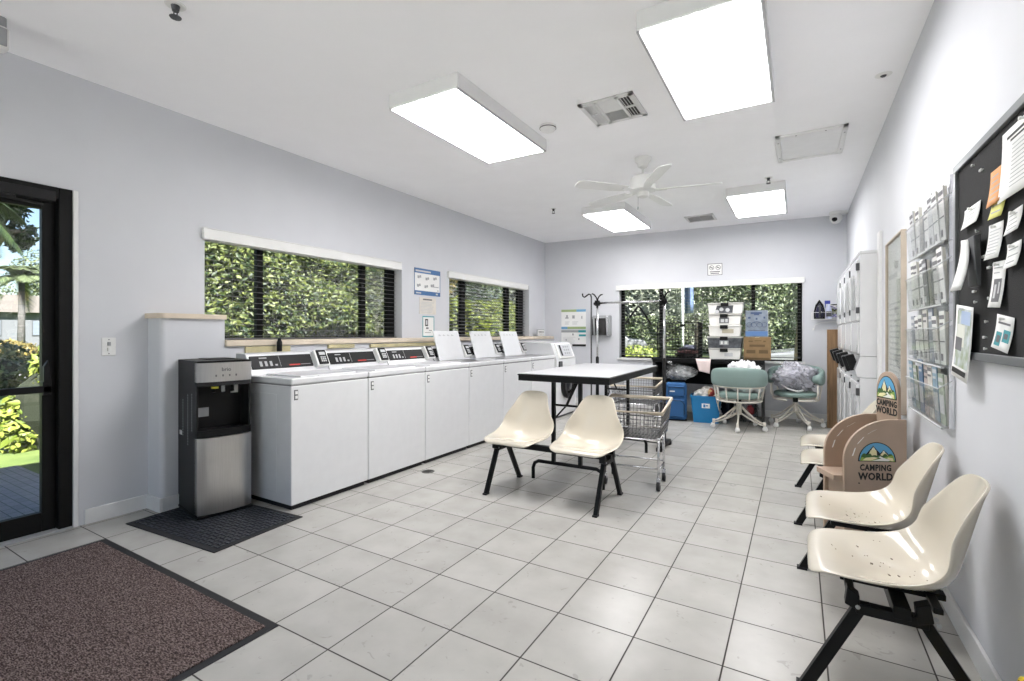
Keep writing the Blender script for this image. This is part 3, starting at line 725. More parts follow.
# clothes iron standing on its heel
t = thing('clothes_iron', 'dark clothes iron standing on its heel on the white wire shelf', 'iron', bw(4.095, .10, 1.389), BT)
o = MB(); o.prism([(-.062, 0), (.062, 0), (.064, .10), (.045, .19), (.0, .262), (-.045, .19), (-.064, .10)], -.02, .005); o.build('soleplate', M_blk, t, bevel=.006)
o = MB(); o.prism([(-.045, .015), (.045, .015), (.045, .10), (.03, .16), (.0, .215), (-.03, .16), (-.045, .10)], -.055, -.02); o.build('body', mat('iron_blue_black', (.015, .015, .05), .3), t, bevel=.01)
o = MB(); o.tube([(0, -.05, .03), (0, -.095, .05), (0, -.10, .13), (0, -.06, .18)], .013, 10); o.build('handle', M_dgrey, t, smooth=True)
q = MB(); q.at((0, -.058, .17), rx=PI / 2).lathe([(.014, -.002), (.014, .004)], 12); q.at((.012, -.058, .09), rx=PI / 2).lathe([(.013, -.002), (.013, .004)], 12); q.build('dials', M_wplas, t)
t = thing('spray_bottle', 'white and blue spray bottle among clutter on the white wire shelf', 'bottle', bw(4.20, .11, 1.389), BT)
MB().lathe([(.034, 0), (.036, .01), (.036, .12), (.02, .17), (.013, .20)], 16).build('bottle', mat('pale_blue_plastic', (.55, .60, .78), .3), t, smooth='angle')
o = MB(); o.box(-.045, .018, -.014, .014, .20, .245); o.prism([(-.04, .205), (-.03, .205), (-.035, .15), (-.045, .15)], -.006, .006); o.build('trigger_head', mat('royal_blue_plastic', (.05, .07, .35), .35), t, bevel=.004)
tag(MB().box(-.03, .03, -.037, -.030, .03, .10).build('label', M_dgrey, t), 'dark label')
t = thing('cord_bundle', 'tangled black and white cords heaped on the wire shelf behind the spray bottle', 'cord', bw(4.265, .08, 1.389), BT)
rnd = random.Random(3)
for k, mm in enumerate((M_blk, M_wplas, mat('olive_cord', (.22, .24, .10), .5), mat('violet_cord', (.25, .23, .48), .5))):
    pts = [(.055 * math.cos(a * 1.1 + k), .05 * math.sin(a + k) * .9, .02 + .17 * abs(math.sin(a * .37 + k * .9))) for a in [i * .35 for i in range(40)]]
    MB().tube(pts, .007, 6).build('cord', mm, t, smooth=True)
# plank
t = thing('wood_plank', 'tall brown wooden plank standing upright between the far corner and the dryers', 'plank', (.375, 7.32, 0), BT)
MB().box(-.058, .058, -.02, .02, 0, 1.245).build('board', M_wood, t, bevel=.004)
MB().box(-.06, -.045, -.028, .028, 0, 1.245).build('edge_strip', mat('plank_edge', (.26, .15, .07), .6, var=.2), t, bevel=.003)
# ------------------------------------------------------------------ stacked dryers set into the end of the notice-board wall
def make_dryer(label):
    t = thing('stacked_dryer', label, 'dryer', (0, 0, 0), R90, 'stacked dryers along the wall')
    w2 = .297; D = .128     # local: x along wall, front y=0, wall y=D
    MB().box(-w2, w2, 0, D, .02, .835).build('lower_cabinet', M_white, t, bevel=.005)
    MB().box(-w2, w2, 0, D, 1.012, 1.84).build('upper_cabinet', M_white, t, bevel=.005)
    MB().box(-w2, w2, -.004, D, 1.842, 1.865).build('top_cap', M_white, t, bevel=.004)
    c = MB(); c.prism([(.012, .838), (D, .838), (D, 1.009), (.004, 1.009), (-.03, .90), (-.02, .845)], -w2, w2, axis='x'); c.build('control_console', M_white, t, bevel=.004)
    for nm, z0, z1 in (('upper_door', 1.30, 1.80), ('lower_door', .10, .78)):
        d = MB().box(-w2 + .03, w2 - .03, -.02, .004, z0, z1).build(nm, M_white, t, bevel=.012, seg=3)
        q = MB(); q.prism([(-.12, z0 + .10), (.12, z0 + .10), (.14, z0 + .14), (.12, z1 - .16), (.06, z1 - .11), (-.06, z1 - .11), (-.12, z1 - .16), (-.14, z0 + .14)], -.024, -.018)
        q.build('door_window', mat('grey_door_print', (.42, .43, .44), .3), d, bevel=.004)
        for za, zb in ((z1 - .09, z1 - .03), (z0 + .06, z0 + .11)): MB().box(w2 - .04, w2 - .015, -.026, .0, za, zb).build('hinge', M_dgrey, d, bevel=.003)
    MB().box(-w2 + .03, w2 - .03, -.012, .004, 1.03, 1.285).build('access_panel', M_white, t, bevel=.006)
    MB().box(w2 - .10, w2 - .06, -.018, -.008, 1.04, 1.09).build('panel_lock', M_gplas, t, bevel=.004)
    r = MB().at((.10, -.04, .955), rx=.30); r.box(-.060, .060, -.035, .03, -.066, .066); r.build('reader_housing', M_kp, t, bevel=.006)
    r = MB().at((.10, -.04, .955), rx=.30); r.box(-.068, .068, -.058, -.03, -.066, .066); r.build('payment_reader', M_kp, t, bevel=.010)
    MB().box(w2 - .12, w2 - .05, -.012, .002, .80, .812).build('coin_slot', M_dgrey, t)
    return t
dy = [5.105 + .60 * i for i in range(4)]
d0 = make_dryer('white stacked dryer beside the framed notice, its plain side showing'); d0.location = (.43, dy[0], 0)
for i, l in ((1, 'white stacked dryer, second from the framed notice'), (2, 'white stacked dryer, third from the framed notice'), (3, 'white stacked dryer, last of the row beside the wooden plank')):
    dup(d0, (.43, dy[i], 0), R90, l)
struct(MB().box(WR - .022, WR, 4.66, 4.785, .0, 1.99).build('trim_4', M_trim, bevel=.004))

# framed notice
t = thing('framed_notice', 'tall framed white notice behind glass with pale wooden frame, beside the dryers', 'framed notice', (WR, 4.005, 1.265), R90)
w2, h2 = .305, .56
f = MB(); e = .011
f.box(-w2, w2, -.028, 0, -h2, -h2 + e); f.box(-w2, w2, -.028, 0, h2 - e, h2); f.box(-w2, -w2 + e, -.028, 0, -h2 + e, h2 - e); f.box(w2 - e, w2, -.028, 0, -h2 + e, h2 - e)
f.build('frame', M_woode, t, bevel=.002)
MB().box(-w2 + e, w2 - e, -.012, -.002, -h2 + e, h2 - e).build('sheet', mat('notice_sheet', (.80, .80, .79), .7, var=.05), t)
q = MB()
for r in lines(-.22, .2, -.45, .15, 16, .3): q.box(r[0], r[1], -.0135, -.0115, r[2], r[3])
q.box(-.25, .05, -.0135, -.0115, .30, .33); q.build('print', M_lgrey, t)
MB().box(-w2 + e, w2 - e, -.020, -.017, -h2 + e, h2 - e).build('glass', sheer('picture_glass', (.96, .97, .96), .3, fk=.3), t)

# ------------------------------------------------------------------ brochure rack: four clear tiers
t = thing('brochure_rack', 'clear acrylic four-tier brochure rack on the wall beside the black notice board', 'brochure rack', (WR, 3.01, 0), R90)
w2 = .35
MB().box(-w2, w2, -.006, -.001, .80, 1.80).build('back_plate', M_acry, t)
MB().box(w2 - .012, w2 + .0, -.02, 0, .80, 1.86).build('side_rail', M_chrome, t)
tiers = [1.585, 1.32, 1.055, .80]
for k, z in enumerate(tiers):
    c = MB()
    c.box(-w2, w2, -.040, -.006, z, z + .004)
    c.prism([(-.040, z), (-.044, z), (-.058, z + .165), (-.054, z + .165)], -w2, w2, axis='x')
    c.build('tier_pocket', M_acry, t)
    e = MB(); e.tube([(-w2, -.056, z + .165), (w2, -.056, z + .165)], .0025, 6); e.tube([(-w2, -.042, z), (w2, -.042, z)], .005, 6); e.tube([(w2, -.056, z + .165), (w2, -.01, z + .20)], .0025, 5)
    e.build('bright_edge', mat('acrylic_edge', (.62, .64, .65), .2), t)
    for i in range(8):
        x = -w2 + 2 * w2 * i / 7
        MB().prism([(-.008, z + .004), (-.040, z + .004), (-.054, z + .15), (-.008, z + .18)][::-1], x - .0015, x + .0015, axis='x').build('divider', M_acry, t)
covers = {0: [((.52, .52, .51), 'grey'), ((.70, .70, .69), 'white'), ((.50, .51, .52), 'grey'), ((.62, .62, .60), 'pale grey')],
          1: [((.60, .60, .58), 'pale grey'), ((.75, .75, .74), 'white'), ((.10, .10, .11), 'dark'), ((.66, .68, .64), 'white')],
          2: [((.22, .25, .30), 'slate'), ((.72, .72, .70), 'white'), ((.66, .67, .63), 'white'), ((.55, .54, .51), 'grey')],
          3: [((.10, .17, .28), 'blue'), ((.20, .30, .38), 'teal'), ((.42, .36, .34), 'patterned'), ((.28, .33, .25), 'green'), ((.60, .58, .54), 'white')]}
ordn = ['first', 'second', 'third', 'fourth', 'fifth', 'sixth', 'seventh']; tn = ['top', 'second', 'third', 'bottom']
rnd = random.Random(11)
for k, z in enumerate(tiers):
    for i in range(7):
        if (k, i) in ((0, 4), (1, 2)): continue
        cc, cn = covers[k][(i * 3 + k) % len(covers[k])]
        x = w2 - 2 * w2 * (i + .5) / 7
        hh = (.225 if k < 3 else .235) + rnd.uniform(-.015, .03); th = rnd.choice((.012, .02, .03)) if i else .04
        lab = '%s leaflets in the %s tier of the clear rack, %s from the notice board' % (cn, tn[k], ordn[i])
        b = thing('leaflet', lab, 'leaflet', (WR - .001, 3.01 - x, z + .006), R90, 'leaflets in the clear brochure rack')
        lean = rnd.uniform(.03, .075)
        ro = rnd.uniform(-.02, .02)
        X = Matrix.Translation((0, -.024, 0)) @ Matrix.Rotation(lean, 4, 'X') @ Matrix.Rotation(ro, 4, 'Y')
        q = MB(); q.X = X; q.box(-.043, .043, -.002, .002, 0.004, hh); q.build('cover', mat('cover_%s_%d' % (cn, int(cc[0] * 100)), cc, .45, var=.35 if k == 3 else .06, scale=22), b)
        q = MB(); q.X = X; q.box(-.0425, .0425, .002, min(th, .012), 0.004, hh - .004); q.build('pages', mat('page_edges', (.62, .60, .55), .8, var=.15, scale=90, stretch=(1, 30, 1)), b)
        q = MB(); q.X = X
        q.box(-.036, .036, -.0032, -.0018, hh - .035, hh - .018); q.box(-.036, .02, -.0032, -.0018, hh - .06, hh - .05)
        if k < 3: q.box(-.03, .0, -.0032, -.0018, .02, .05); q.box(-.036, .034, -.0032, -.0018, .10, .105)
        else: q.box(-.036, .034, -.0032, -.0018, .05, .13)
        q.build('cover_print', M_ink if cc[0] > .3 else M_lgrey, b)

# ------------------------------------------------------------------ notice board
BY0, BY1, BZ0, BZ1 = 1.25, 2.57, 1.103, 1.862
t = thing('notice_board', 'black felt notice board with grey metal frame, pinned with papers', 'notice board', (WR, (BY0 + BY1) / 2, (BZ0 + BZ1) / 2), R90)
w2, h2 = (BY1 - BY0) / 2, (BZ1 - BZ0) / 2; e = .028
MB().box(-w2 + .01, w2 - .01, -.014, -.001, -h2 + .01, h2 - .01).build('felt_panel', mat('black_felt', (.022, .022, .023), .95, bump=.3, bscale=300), t)
f = MB(); f.box(-w2, w2, -.026, 0, -h2, -h2 + e); f.box(-w2, w2, -.026, 0, h2 - e, h2); f.box(-w2, -w2 + e, -.026, 0, -h2 + e, h2 - e); f.box(w2 - e, w2, -.026, 0, -h2 + e, h2 - e)
f.build('frame', mat('board_frame_grey', (.20, .21, .22), .4, .5), t, bevel=.003)
def pinned(name, label, cat, y0, y1, z0, z1, m, parts, tilt=0.0, curl=.012, pin=True, off=.016):
    """sheet pinned to the board, its lower edge standing a little off"""
    kk = .957; y0, y1, z0, z1 = y0 * kk, y1 * kk, 1.2 + (z0 - 1.2) * kk, 1.2 + (z1 - 1.2) * kk
    w, h = y1 - y0, z1 - z0
    t = thing(name, label, cat, (WR - off, (y0 + y1) / 2, (z0 + z1) / 2), R90)
    t.rotation_euler.y = 0
    Xr = Matrix.Rotation(tilt, 4, 'Y')
    def P(u, v): return (-w / 2 + u * w, -.002 - curl * (1 - v) ** 2, -h / 2 + v * h)
    q = MB(); q.X = Xr; q.grid(P, 3, 6); q.build('sheet', m, t, smooth=True, solid=.0006)
    for k, (pn, pm, rs) in enumerate(parts):
        q = MB(); q.X = Xr
        for (a, b, c, d) in rs:
            q.grid(lambda u, v: tuple(Vector(P(a + (b - a) * u, c + (d - c) * v)) + Vector((0, -.0010 - .0004 * k, 0))), 1, 3)
        q.build(pn, pm, t, solid=.0002)
    if pin:
        q = MB(); q.X = Xr; q.at((0, -.004, h / 2 - .01), rx=PI / 2); q.lathe([(.003, -.004), (.004, .004), (.006, .008), (.0055, .012)], 8); q.build('pin', M_wplas, t)
    return t
T_ = lambda n, s=1, x0=.12, x1=.9, z0=.1, z1=.9: ('text_lines', M_gplas, lines(x0, x1, z0, z1, n, .2, .35, s))
pinned('notice_paper', 'large white sheet with centred dark text at the upper part of the notice board', 'notice', 1.78, 2.145, 1.615, 1.835, M_paper,
       [('heading', M_inkb, [(.12, .88, .86, .90), (.2, .8, .80, .83)]), T_(11, 4, .25, .85, .12, .76)])
pinned('sticky_note', 'orange paper note half hidden behind the large white sheet', 'note', 2.13, 2.255, 1.625, 1.745, mat('orange_paper', (.75, .36, .15), .8), [T_(5, 2)], pin=False)
pinned('sticky_note', 'yellow-green paper note just below the orange one', 'note', 2.11, 2.235, 1.578, 1.665, mat('yellow_paper', (.70, .68, .22), .8), [T_(3, 3)], .06, pin=False)
pinned('notice_paper', 'small white card by the board frame edge next to the brochure rack', 'notice', 2.36, 2.555, 1.605, 1.68, M_paper, [T_(4, 5)], .0)
pinned('notice_paper', 'tall white note with faint lines below the sticky notes', 'notice', 2.137, 2.275, 1.448, 1.565, M_paper, [('faint_lines', M_lgrey, lines(.1, .9, .1, .85, 8, .3))], .04)
pinned('notice_paper', 'small white note with bold dark lines under the large sheet', 'notice', 1.98, 2.095, 1.505, 1.575, M_paper, [T_(4, 6)], -.04)
pinned('notice_paper', 'small plain white note directly above the tall photo strip', 'notice', 1.99, 2.10, 1.40, 1.475, M_paper, [T_(3, 7)], -.03)
pinned('notice_paper', 'narrow white strip with dark photograph pinned in the middle of the board', 'notice', 2.117, 2.235, 1.284, 1.435, M_paper, [('photograph', M_ink, [(.2, .8, .12, .62)]), ('highlights', M_lgrey, [(.3, .45, .2, .5), (.6, .7, .3, .55)]), T_(2, 8, .15, .85, .7, .92)], .05)
pinned('notice_paper', 'white leaflet with blue-grey pictures at the board bottom edge', 'notice', 2.05, 2.20, 1.145, 1.255, M_paper, [('pictures', M_teal, [(.12, .45, .1, .5), (.52, .9, .25, .6)]), ('small_pictures', M_ink, [(.2, .4, .2, .4), (.6, .8, .35, .5), (.15, .85, .74, .80)])], .12)
pinned('flyer', 'long colourful flyer hanging off the board frame corner beside the brochure rack', 'flyer', 2.40, 2.62, 1.02, 1.305, M_paper,
       [('landscape_picture', mat('flyer_picture', (.30, .36, .22), .5, var=.9, scale=22, col2=(.62, .66, .70)), [(.12, .92, .16, .96)]), ('sky_patch', mat('flyer_blue', (.40, .50, .68), .5), [(.35, .88, .75, .93)]), ('title_block', mat('flyer_white', (.72, .73, .66), .6), [(.16, .62, .44, .74)]), ('dark_photo', M_ink, [(.12, .5, .38, .56)]), ('footer_band', M_inkb, [(.08, .9, .06, .13)])], .10, .012, off=.029)
t = thing('wall_pocket', 'dark grey pocket with curved white flap on the board edge by the brochure rack', 'wall pocket', (WR - .027, 2.25, 1.448), R90)
MB().prism([(0, -.09), (-.012, -.085), (-.02, .085), (0, .09)][::-1], -.06, .035, axis='x').build('pocket', M_dgrey, t, bevel=.004)
q = MB(); q.grid(lambda u, v: (-.065 + .10 * u * (1 - .65 * v ** 2), -.018 - .035 * (1 - v) ** 1.5 - .015 * math.sin(PI * u), -.10 + .18 * v), 6, 10); q.build('white_flap', M_wplas, t, smooth=True, solid=.003)
for y, z in ((2.36, 1.785), (2.345, 1.785), (2.45, 1.83), (2.335, 1.47), (2.32, 1.47), (2.305, 1.47), (2.275, 1.425), (2.26, 1.425), (2.44, 1.355), (2.425, 1.355), (2.42, 1.315), (2.27, 1.32), (2.30, 1.24), (2.32, 1.185), (2.31, 1.185), (2.31, 1.145), (2.40, 1.575)):
    q = MB().at((WR - .014, y * .957, 1.2 + (z - 1.2) * .957), ry=-PI / 2); q.lathe([(.002, -.002), (.003, .004), (.0048, .006), (.0045, .009), (.0001, .010)], 8)
    tag(q.build('push_pin', M_wplas, None), 'single white push pin stuck in the black notice board', 'push pin', 'white push pins on the notice board')

# ------------------------------------------------------------------ shell seats on black beam frames
def cat_rom(tab, t):
    n = len(tab) - 1; f = t * n; i = min(int(f), n - 1); x = f - i
    p0, p1, p2, p3 = tab[max(i - 1, 0)], tab[i], tab[i + 1], tab[min(i + 2, n)]
    return [.5 * ((2 * b) + (c - a) * x + (2 * a - 5 * b + 4 * c - d) * x * x + (3 * b - a - 3 * c + d) * x ** 3) for a, b, c, d in zip(p0, p1, p2, p3)]
#        y      z    half   dy     dz
SH = [(-.238, .012, .150, .000, .000), (-.232, .034, .196, .004, -.006), (-.190, .046, .222, .000, .000), (-.10, .026, .240, .000, .026), (.00, .006, .247, .000, .055), (.09, .000, .246, -.002, .088),
      (.150, .018, .240, -.022, .112), (.190, .070, .226, -.052, .100), (.213, .145, .200, -.066, .064), (.236, .235, .164, -.056, .032), (.256, .315, .138, -.038, .012), (.268, .362, .118, -.022, .000), (.273, .384, .084, -.008, -.006)]
def shell_mb(sc=.95):
    def P(u, v):
        y, z, h, dy, dz = cat_rom(SH, v); a = 2 * u - 1
        e = abs(a) ** 2.4
        return (h * a * sc, (y + dy * e) * sc, (z + dz * e) * sc)
    m = MB(); m.grid(P, 20, 30); return m
M_speck = mat('chip_marks', (.10, .07, .05), .7)
def shell(parent, x, z0, marks=0, name='seat_shell'):
    m = shell_mb(); m.X = Matrix()
    m.v = [(a + x, b, c + z0) for a, b, c in m.v]
    o = m.build(name, M_shell, parent, smooth=True, solid=.009, soff=-1, sub=1, keep=True)
    if marks:
        rnd = random.Random(marks); q = MB()
        for k in range(26):
            u, v = rnd.gauss(.42, .14), rnd.gauss(.34, .13)
            u = min(max(u, .1), .9); v = min(max(v, .06), .8)
            y, z, h, dy, dz = cat_rom(SH, v); a = 2 * u - 1; e = abs(a) ** 2.4
            p = Vector((h * a * .95 + x, (y + dy * e) * .95, (z + dz * e) * .95 + z0 + .0015))
            y2, z2, *_r = cat_rom(SH, min(v + .01, 1)); sl = math.atan2(z2 - z, y2 - y)
            r = rnd.uniform(.001, .0022) if k > 5 else .004
            q.at(p, rx=sl); q.raw([(-r * 1.6, -r, 0), (r, -r * .7, 0), (r * 1.7, r * .5, 0), (-r * .4, r, 0)], [(0, 1, 2, 3)])
        q.build('paint_chips', M_speck, o, solid=.001)
    return o
def beam_unit(label, loc, rz, group, marks=(0, 0), z0=.365, lx=.43):
    t = thing('beam_seat', label, 'seating', loc, rz, group)
    for s_, mk in zip((-.275, .275), marks): shell(t, s_, z0, mk)
    b = MB(); b.box(-lx - .02, lx + .02, .0, .045, z0 - .055, z0 - .015); b.build('beam', M_blk, t, bevel=.003)
    for s_ in (-.275, .275):
        for dy in (-.10, .13):
            pass
        k = MB()
        k.box(s_ - .10, s_ - .06, -.13, .15, z0 - .02, z0 + .0); k.box(s_ + .06, s_ + .10, -.13, .15, z0 - .02, z0 + .0)
        k.build('seat_bracket', M_blk, t, bevel=.002)
    for s_ in (-1, 1):
        x = s_ * lx
        fr = MB()
        fr.box(x - .018, x + .018, -.095, .088, z0 - .070, z0 - .038)
        fr.prism([(-.125, z0 - .045), (-.085, z0 - .06), (-.085, z0 - .01), (-.118, z0 + .012)], x - .02, x + .02, axis='x')
        fr.prism([(.060, z0 - .06), (.100, z0 - .045), (.090, z0 + .012), (.055, z0 - .005)], x - .02, x + .02, axis='x')
        fr.box(min(x, x - s_ * .13), max(x, x - s_ * .13), -.12, -.095, z0 - .022, z0 - .004); fr.box(min(x, x - s_ * .13), max(x, x - s_ * .13), .10, .125, z0 - .022, z0 - .004)
        fr.build('leg_bracket', M_blk, t, bevel=.003)
        for (ya, yb) in ((-.075, -.238), (.068, .268)):
            l = MB(); n = Vector((0, yb - ya, -(z0 - .045))).normalized(); sdd = .014
            l.prism([(ya - .020, z0 - .035), (yb - .020, .0), (yb + .020, .0), (ya + .020, z0 - .035)], x - sdd, x + sdd, axis='x')
            lo = l.build('leg', M_blk, t, bevel=.003)
            f_ = MB(); f_.box(x - sdd - .002, x + sdd + .002, yb - .023, yb + .023, 0, .012); f_.build('foot_pad', M_blkm, lo)
        bo = MB()
        for yy in (-.09, .11): bo.at((x - .018, yy, z0 - .046), ry=-PI / 2).lathe([(.007, -.001), (.007, .004), (.003, .006)], 8); bo.at((x + .018, yy, z0 - .046), ry=PI / 2).lathe([(.007, -.001), (.007, .004), (.003, .006)], 8)
        bo.build('bolts', M_gplas, t)
    return t
GS = 'cream two-seat beam chairs'
beam_unit('pair of cream shell seats on black legs in front of the folding table', (-1.57, 3.24, 0), 0, GS)
beam_unit('pair of scuffed cream shell seats along the wall under the notice board', (.255, 2.40, 0), R90, GS, (5, 9), lx=.475)
beam_unit('pair of cream shell seats along the wall behind the tan display stand', (.237, 3.96, 0), R90, GS)

# ------------------------------------------------------------------ tan display stand with mountain logos
M_lsky = mat('logo_sky', (.12, .38, .62), .5); M_lmt = mat('logo_cream', (.78, .72, .42), .5); M_lgr = mat('logo_green', (.26, .40, .08), .5); M_lwh = mat('logo_white', (.80, .80, .76), .5); M_ldg = mat('logo_dark_green', (.05, .12, .03), .5)
def logo(parent, X, w, h, out):
    """landscape under an arch, lettering below; X places it (local x right, z up, -y out)"""
    def dome(a, b, z0, n=24): return [(-a, z0), (a, z0)] + [(a * math.cos(t), z0 + b * math.sin(t)) for t in [PI * (i + 1) / n for i in range(n - 1)]]
    def clip(f, n=20, a=.46):
        return [(-a, .04), (a, .04)] + [(a - 2 * a * i / n, min(f(a - 2 * a * i / n), .04 + .86 * math.sqrt(max(0, 1 - ((a - 2 * a * i / n) / a) ** 2)))) for i in range(n + 1)]
    lay = [('arch_border', M_inkb, [dome(.5, .97, 0)]), ('sky', M_lsky, [dome(.465, .88, .05)]),
           ('mountain_outline', M_inkb, [[(-.36, .2), (.38, .2), (.27, .44), (.17, .60), (.08, .42), (-.02, .62), (-.10, .80), (-.2, .58), (-.28, .40)]]),
           ('mountains', M_lmt, [[(-.26, .24), (.0, .24), (-.02, .54), (-.10, .70), (-.18, .54)], [(.06, .26), (.32, .24), (.24, .42), (.17, .52), (.1, .40)]]),
           ('snow_caps', M_lwh, [[(-.06, .62), (-.02, .56), (-.07, .58), (-.1, .77)], [(-.1, .74), (-.15, .62), (-.11, .58)], [(.17, .57), (.13, .48), (.21, .47)]]),
           ('trees', M_ldg, [clip(lambda x: .30 + .12 * abs(math.sin(x * 23)) * (1 if abs(x) > .18 else .3))]),
           ('hills', M_lgr, [clip(lambda x: .24 + .12 * math.sin(x * 5 - 1.0))]),
           ('path', M_lwh, [[(-.16, .05), (.28, .05), (.36, .10), (.14, .22), (.08, .28), (.02, .24), (.10, .17)]]), ('meadow', M_lmt, [[(-.40, .06), (-.18, .06), (.02, .2), (-.1, .24), (-.3, .2)], [(.36, .06), (.42, .06), (.40, .2), (.28, .24), (.25, .18)]])]
    for k, (nm, mm, polys) in enumerate(lay):
        q = MB(); q.X = X
        for pl in polys: q.prism([(a * w, b * h) for a, b in pl], -.0008 - .0006 * (k + 1), 0)
        q.build(nm, mm, parent)
P0 = Vector((.214, 3.17, 0)); ra = math.atan2(.13, .286)
t = thing('display_stand', 'tan wooden display stand with round-topped sides and mountain logo, by the wall seats', 'display stand', P0, ra)
PW, PD = .315, .215
def side_poly():
    pts = [(0, 0), (PW, 0), (PW, .735), (.25, .735)]
    n = 14
    for i in range(1, n + 1):
        a = PI / 2 * i / n; pts.append((.25 - .25 * math.sin(a), .515 + .22 * math.cos(a)))
    return pts
sp_ = MB().prism(side_poly(), 0, .018).build('side_panel', M_tan, t, bevel=.003)
sp2 = MB().prism(side_poly(), PD - .018, PD).build('side_panel', M_tan, t, bevel=.003)
n = 14; ar = [(0.018, 0), (PD - .018, 0), (PD - .018, .88)] + [((PD / 2) + (PD / 2 - .018) * math.cos(a), .88 + .105 * math.sin(a)) for a in [PI * i / n for i in range(1, n)]] + [(.018, .88)]
bpn = MB().prism([(a, b) for a, b in ar], PW - .035, PW - .017, axis='x').build('back_panel', M_tan, t, bevel=.003)
MB().box(-.045, PW - .036, .018, PD - .018, .395, .425).build('shelf', M_tan, t, bevel=.003)
MB().box(.02, .036, .018, PD - .018, .02, .395).build('front_board', M_tan, t, bevel=.002)
MB().box(.05, PW - .036, .018, PD - .018, .04, .058).build('lower_shelf', M_tan, t, bevel=.002)
logo(sp_, Matrix.Translation((.165, 0, .508)), .19, .108, 1)
text('lettering', 'CAMPING', .045, (.158, -.0012, .474), M_inkb, sp_, bold=.0016, sx=.74, sp=1.10)
text('lettering', 'WORLD', .053, (.158, -.0012, .426), M_inkb, sp_, bold=.0019, sx=.84, sp=1.08)
Xb = Matrix.Translation((PW - .035, PD / 2, .835)) @ Matrix.Rotation(-PI / 2, 4, 'Z')
logo(bpn, Xb, .165, .130, 1)
text('lettering', 'CAMPING', .046, (PW - .0365, PD / 2, .808), M_inkb, bpn, rz=-PI / 2, bold=.0016, sx=.78, sp=1.10)
text('lettering', 'WORLD', .052, (PW - .0365, PD / 2, .765), M_inkb, bpn, rz=-PI / 2, bold=.0018, sx=.88, sp=1.08)
q = MB()
for s_ in (0, 1):
    for i in range(3):
        a0 = .5 + i * .35
        q.prism([(.272 - .235 * math.sin(a0), .505 + .20 * math.cos(a0)), (.272 - .235 * math.sin(a0 + .22), .505 + .20 * math.cos(a0 + .22)), (.278 - .235 * math.sin(a0 + .22), .508 + .20 * math.cos(a0 + .22)), (.278 - .235 * math.sin(a0), .508 + .20 * math.cos(a0))], -.001 if not s_ else PD - .0195, .0005 if not s_ else PD - .0175)
q.build('pale_scratches', M_paper, t)
q = MB()
for x, z in ((.075, .39), (.25, .39)): q.at((x, -.0005, z), rx=PI / 2).lathe([(.004, -.001), (.004, .0012)], 8)
q.build('screw_heads', M_inkb, t)

# yellow folding floor sign, just its top in view
t = thing('wet_floor_sign', 'yellow rounded top of a folded floor sign beside the scuffed wall seats', 'floor sign', (.492, 1.655, 0), R90)
n = 10
pl = [(-.09, 0), (.09, 0), (.055, .30)] + [(.045 * math.cos(a), .31 + .045 * math.sin(a)) for a in [PI * i / n for i in range(n + 1)]] + [(-.055, .30)]
M_yel = mat('safety_yellow', (.80, .58, .03), .4)
q = MB(); q.at((0, -.02, 0), rx=-.03); q.prism(pl, -.008, .008); q.build('front_leaf', M_yel, t, bevel=.004)
q = MB(); q.at((0, .02, 0), rx=.03); q.prism(pl, -.008, .008); q.build('rear_leaf', M_yel, t, bevel=.004)
q = MB(); q.box(-.03, .03, -.02, .02, .325, .335); q.build('hinge', mat('brown_red_plastic', (.25, .08, .04), .5), t, bevel=.003)
# ------------------------------------------------------------------ folding table
t = thing('folding_table', 'white-topped folding table with black edge and black steel legs', 'table', (-1.60, 4.20, 0), math.radians(1.0))
tx, ty = .385, .76
M_ttop = mat('table_laminate', (.55, .55, .565), .35, var=.02)
MB().box(-tx + .004, tx - .004, -ty + .004, ty - .004, .85, .872).build('table_top', M_ttop, t, bevel=.002)
f = MB(); f.box(-tx, tx, -ty, -ty + .02, .812, .868); f.box(-tx, tx, ty - .02, ty, .812, .868); f.box(-tx, -tx + .02, -ty + .02, ty - .02, .812, .868); f.box(tx - .02, tx, -ty + .02, ty - .02, .812, .868)
f.box(-tx - .006, tx + .006, -ty - .006, ty + .006, .856, .866)
f.build('black_apron', M_blk, t, bevel=.004)
for s_ in (-1, 1):
    y = s_ * .655
    u = MB()
    for x in (-.115, .115): u.box(x - .014, x + .014, y - .014, y + .014, .14, .84)
    u.tube([(-.30, y, 0), (-.30, y, .09), (-.285, y, .13), (-.25, y, .148), (.25, y, .148), (.285, y, .13), (.30, y, .09), (.30, y, 0)], .015, 10)
    u.tube([(-.115, y, .62), (.115, y, .62)], .009, 6)
    u.build('leg', M_blk, t, smooth='angle')
    b = MB()
    b.tube([(0, y, .62), (0, y - s_ * .30, .835)], .008, 6); b.tube([(-.115, y, .50), (-.05, y - s_ * .1, .6), (-.02, y - s_ * .30, .835)], .008, 6)
    b.build('leg_brace', M_blk, t)

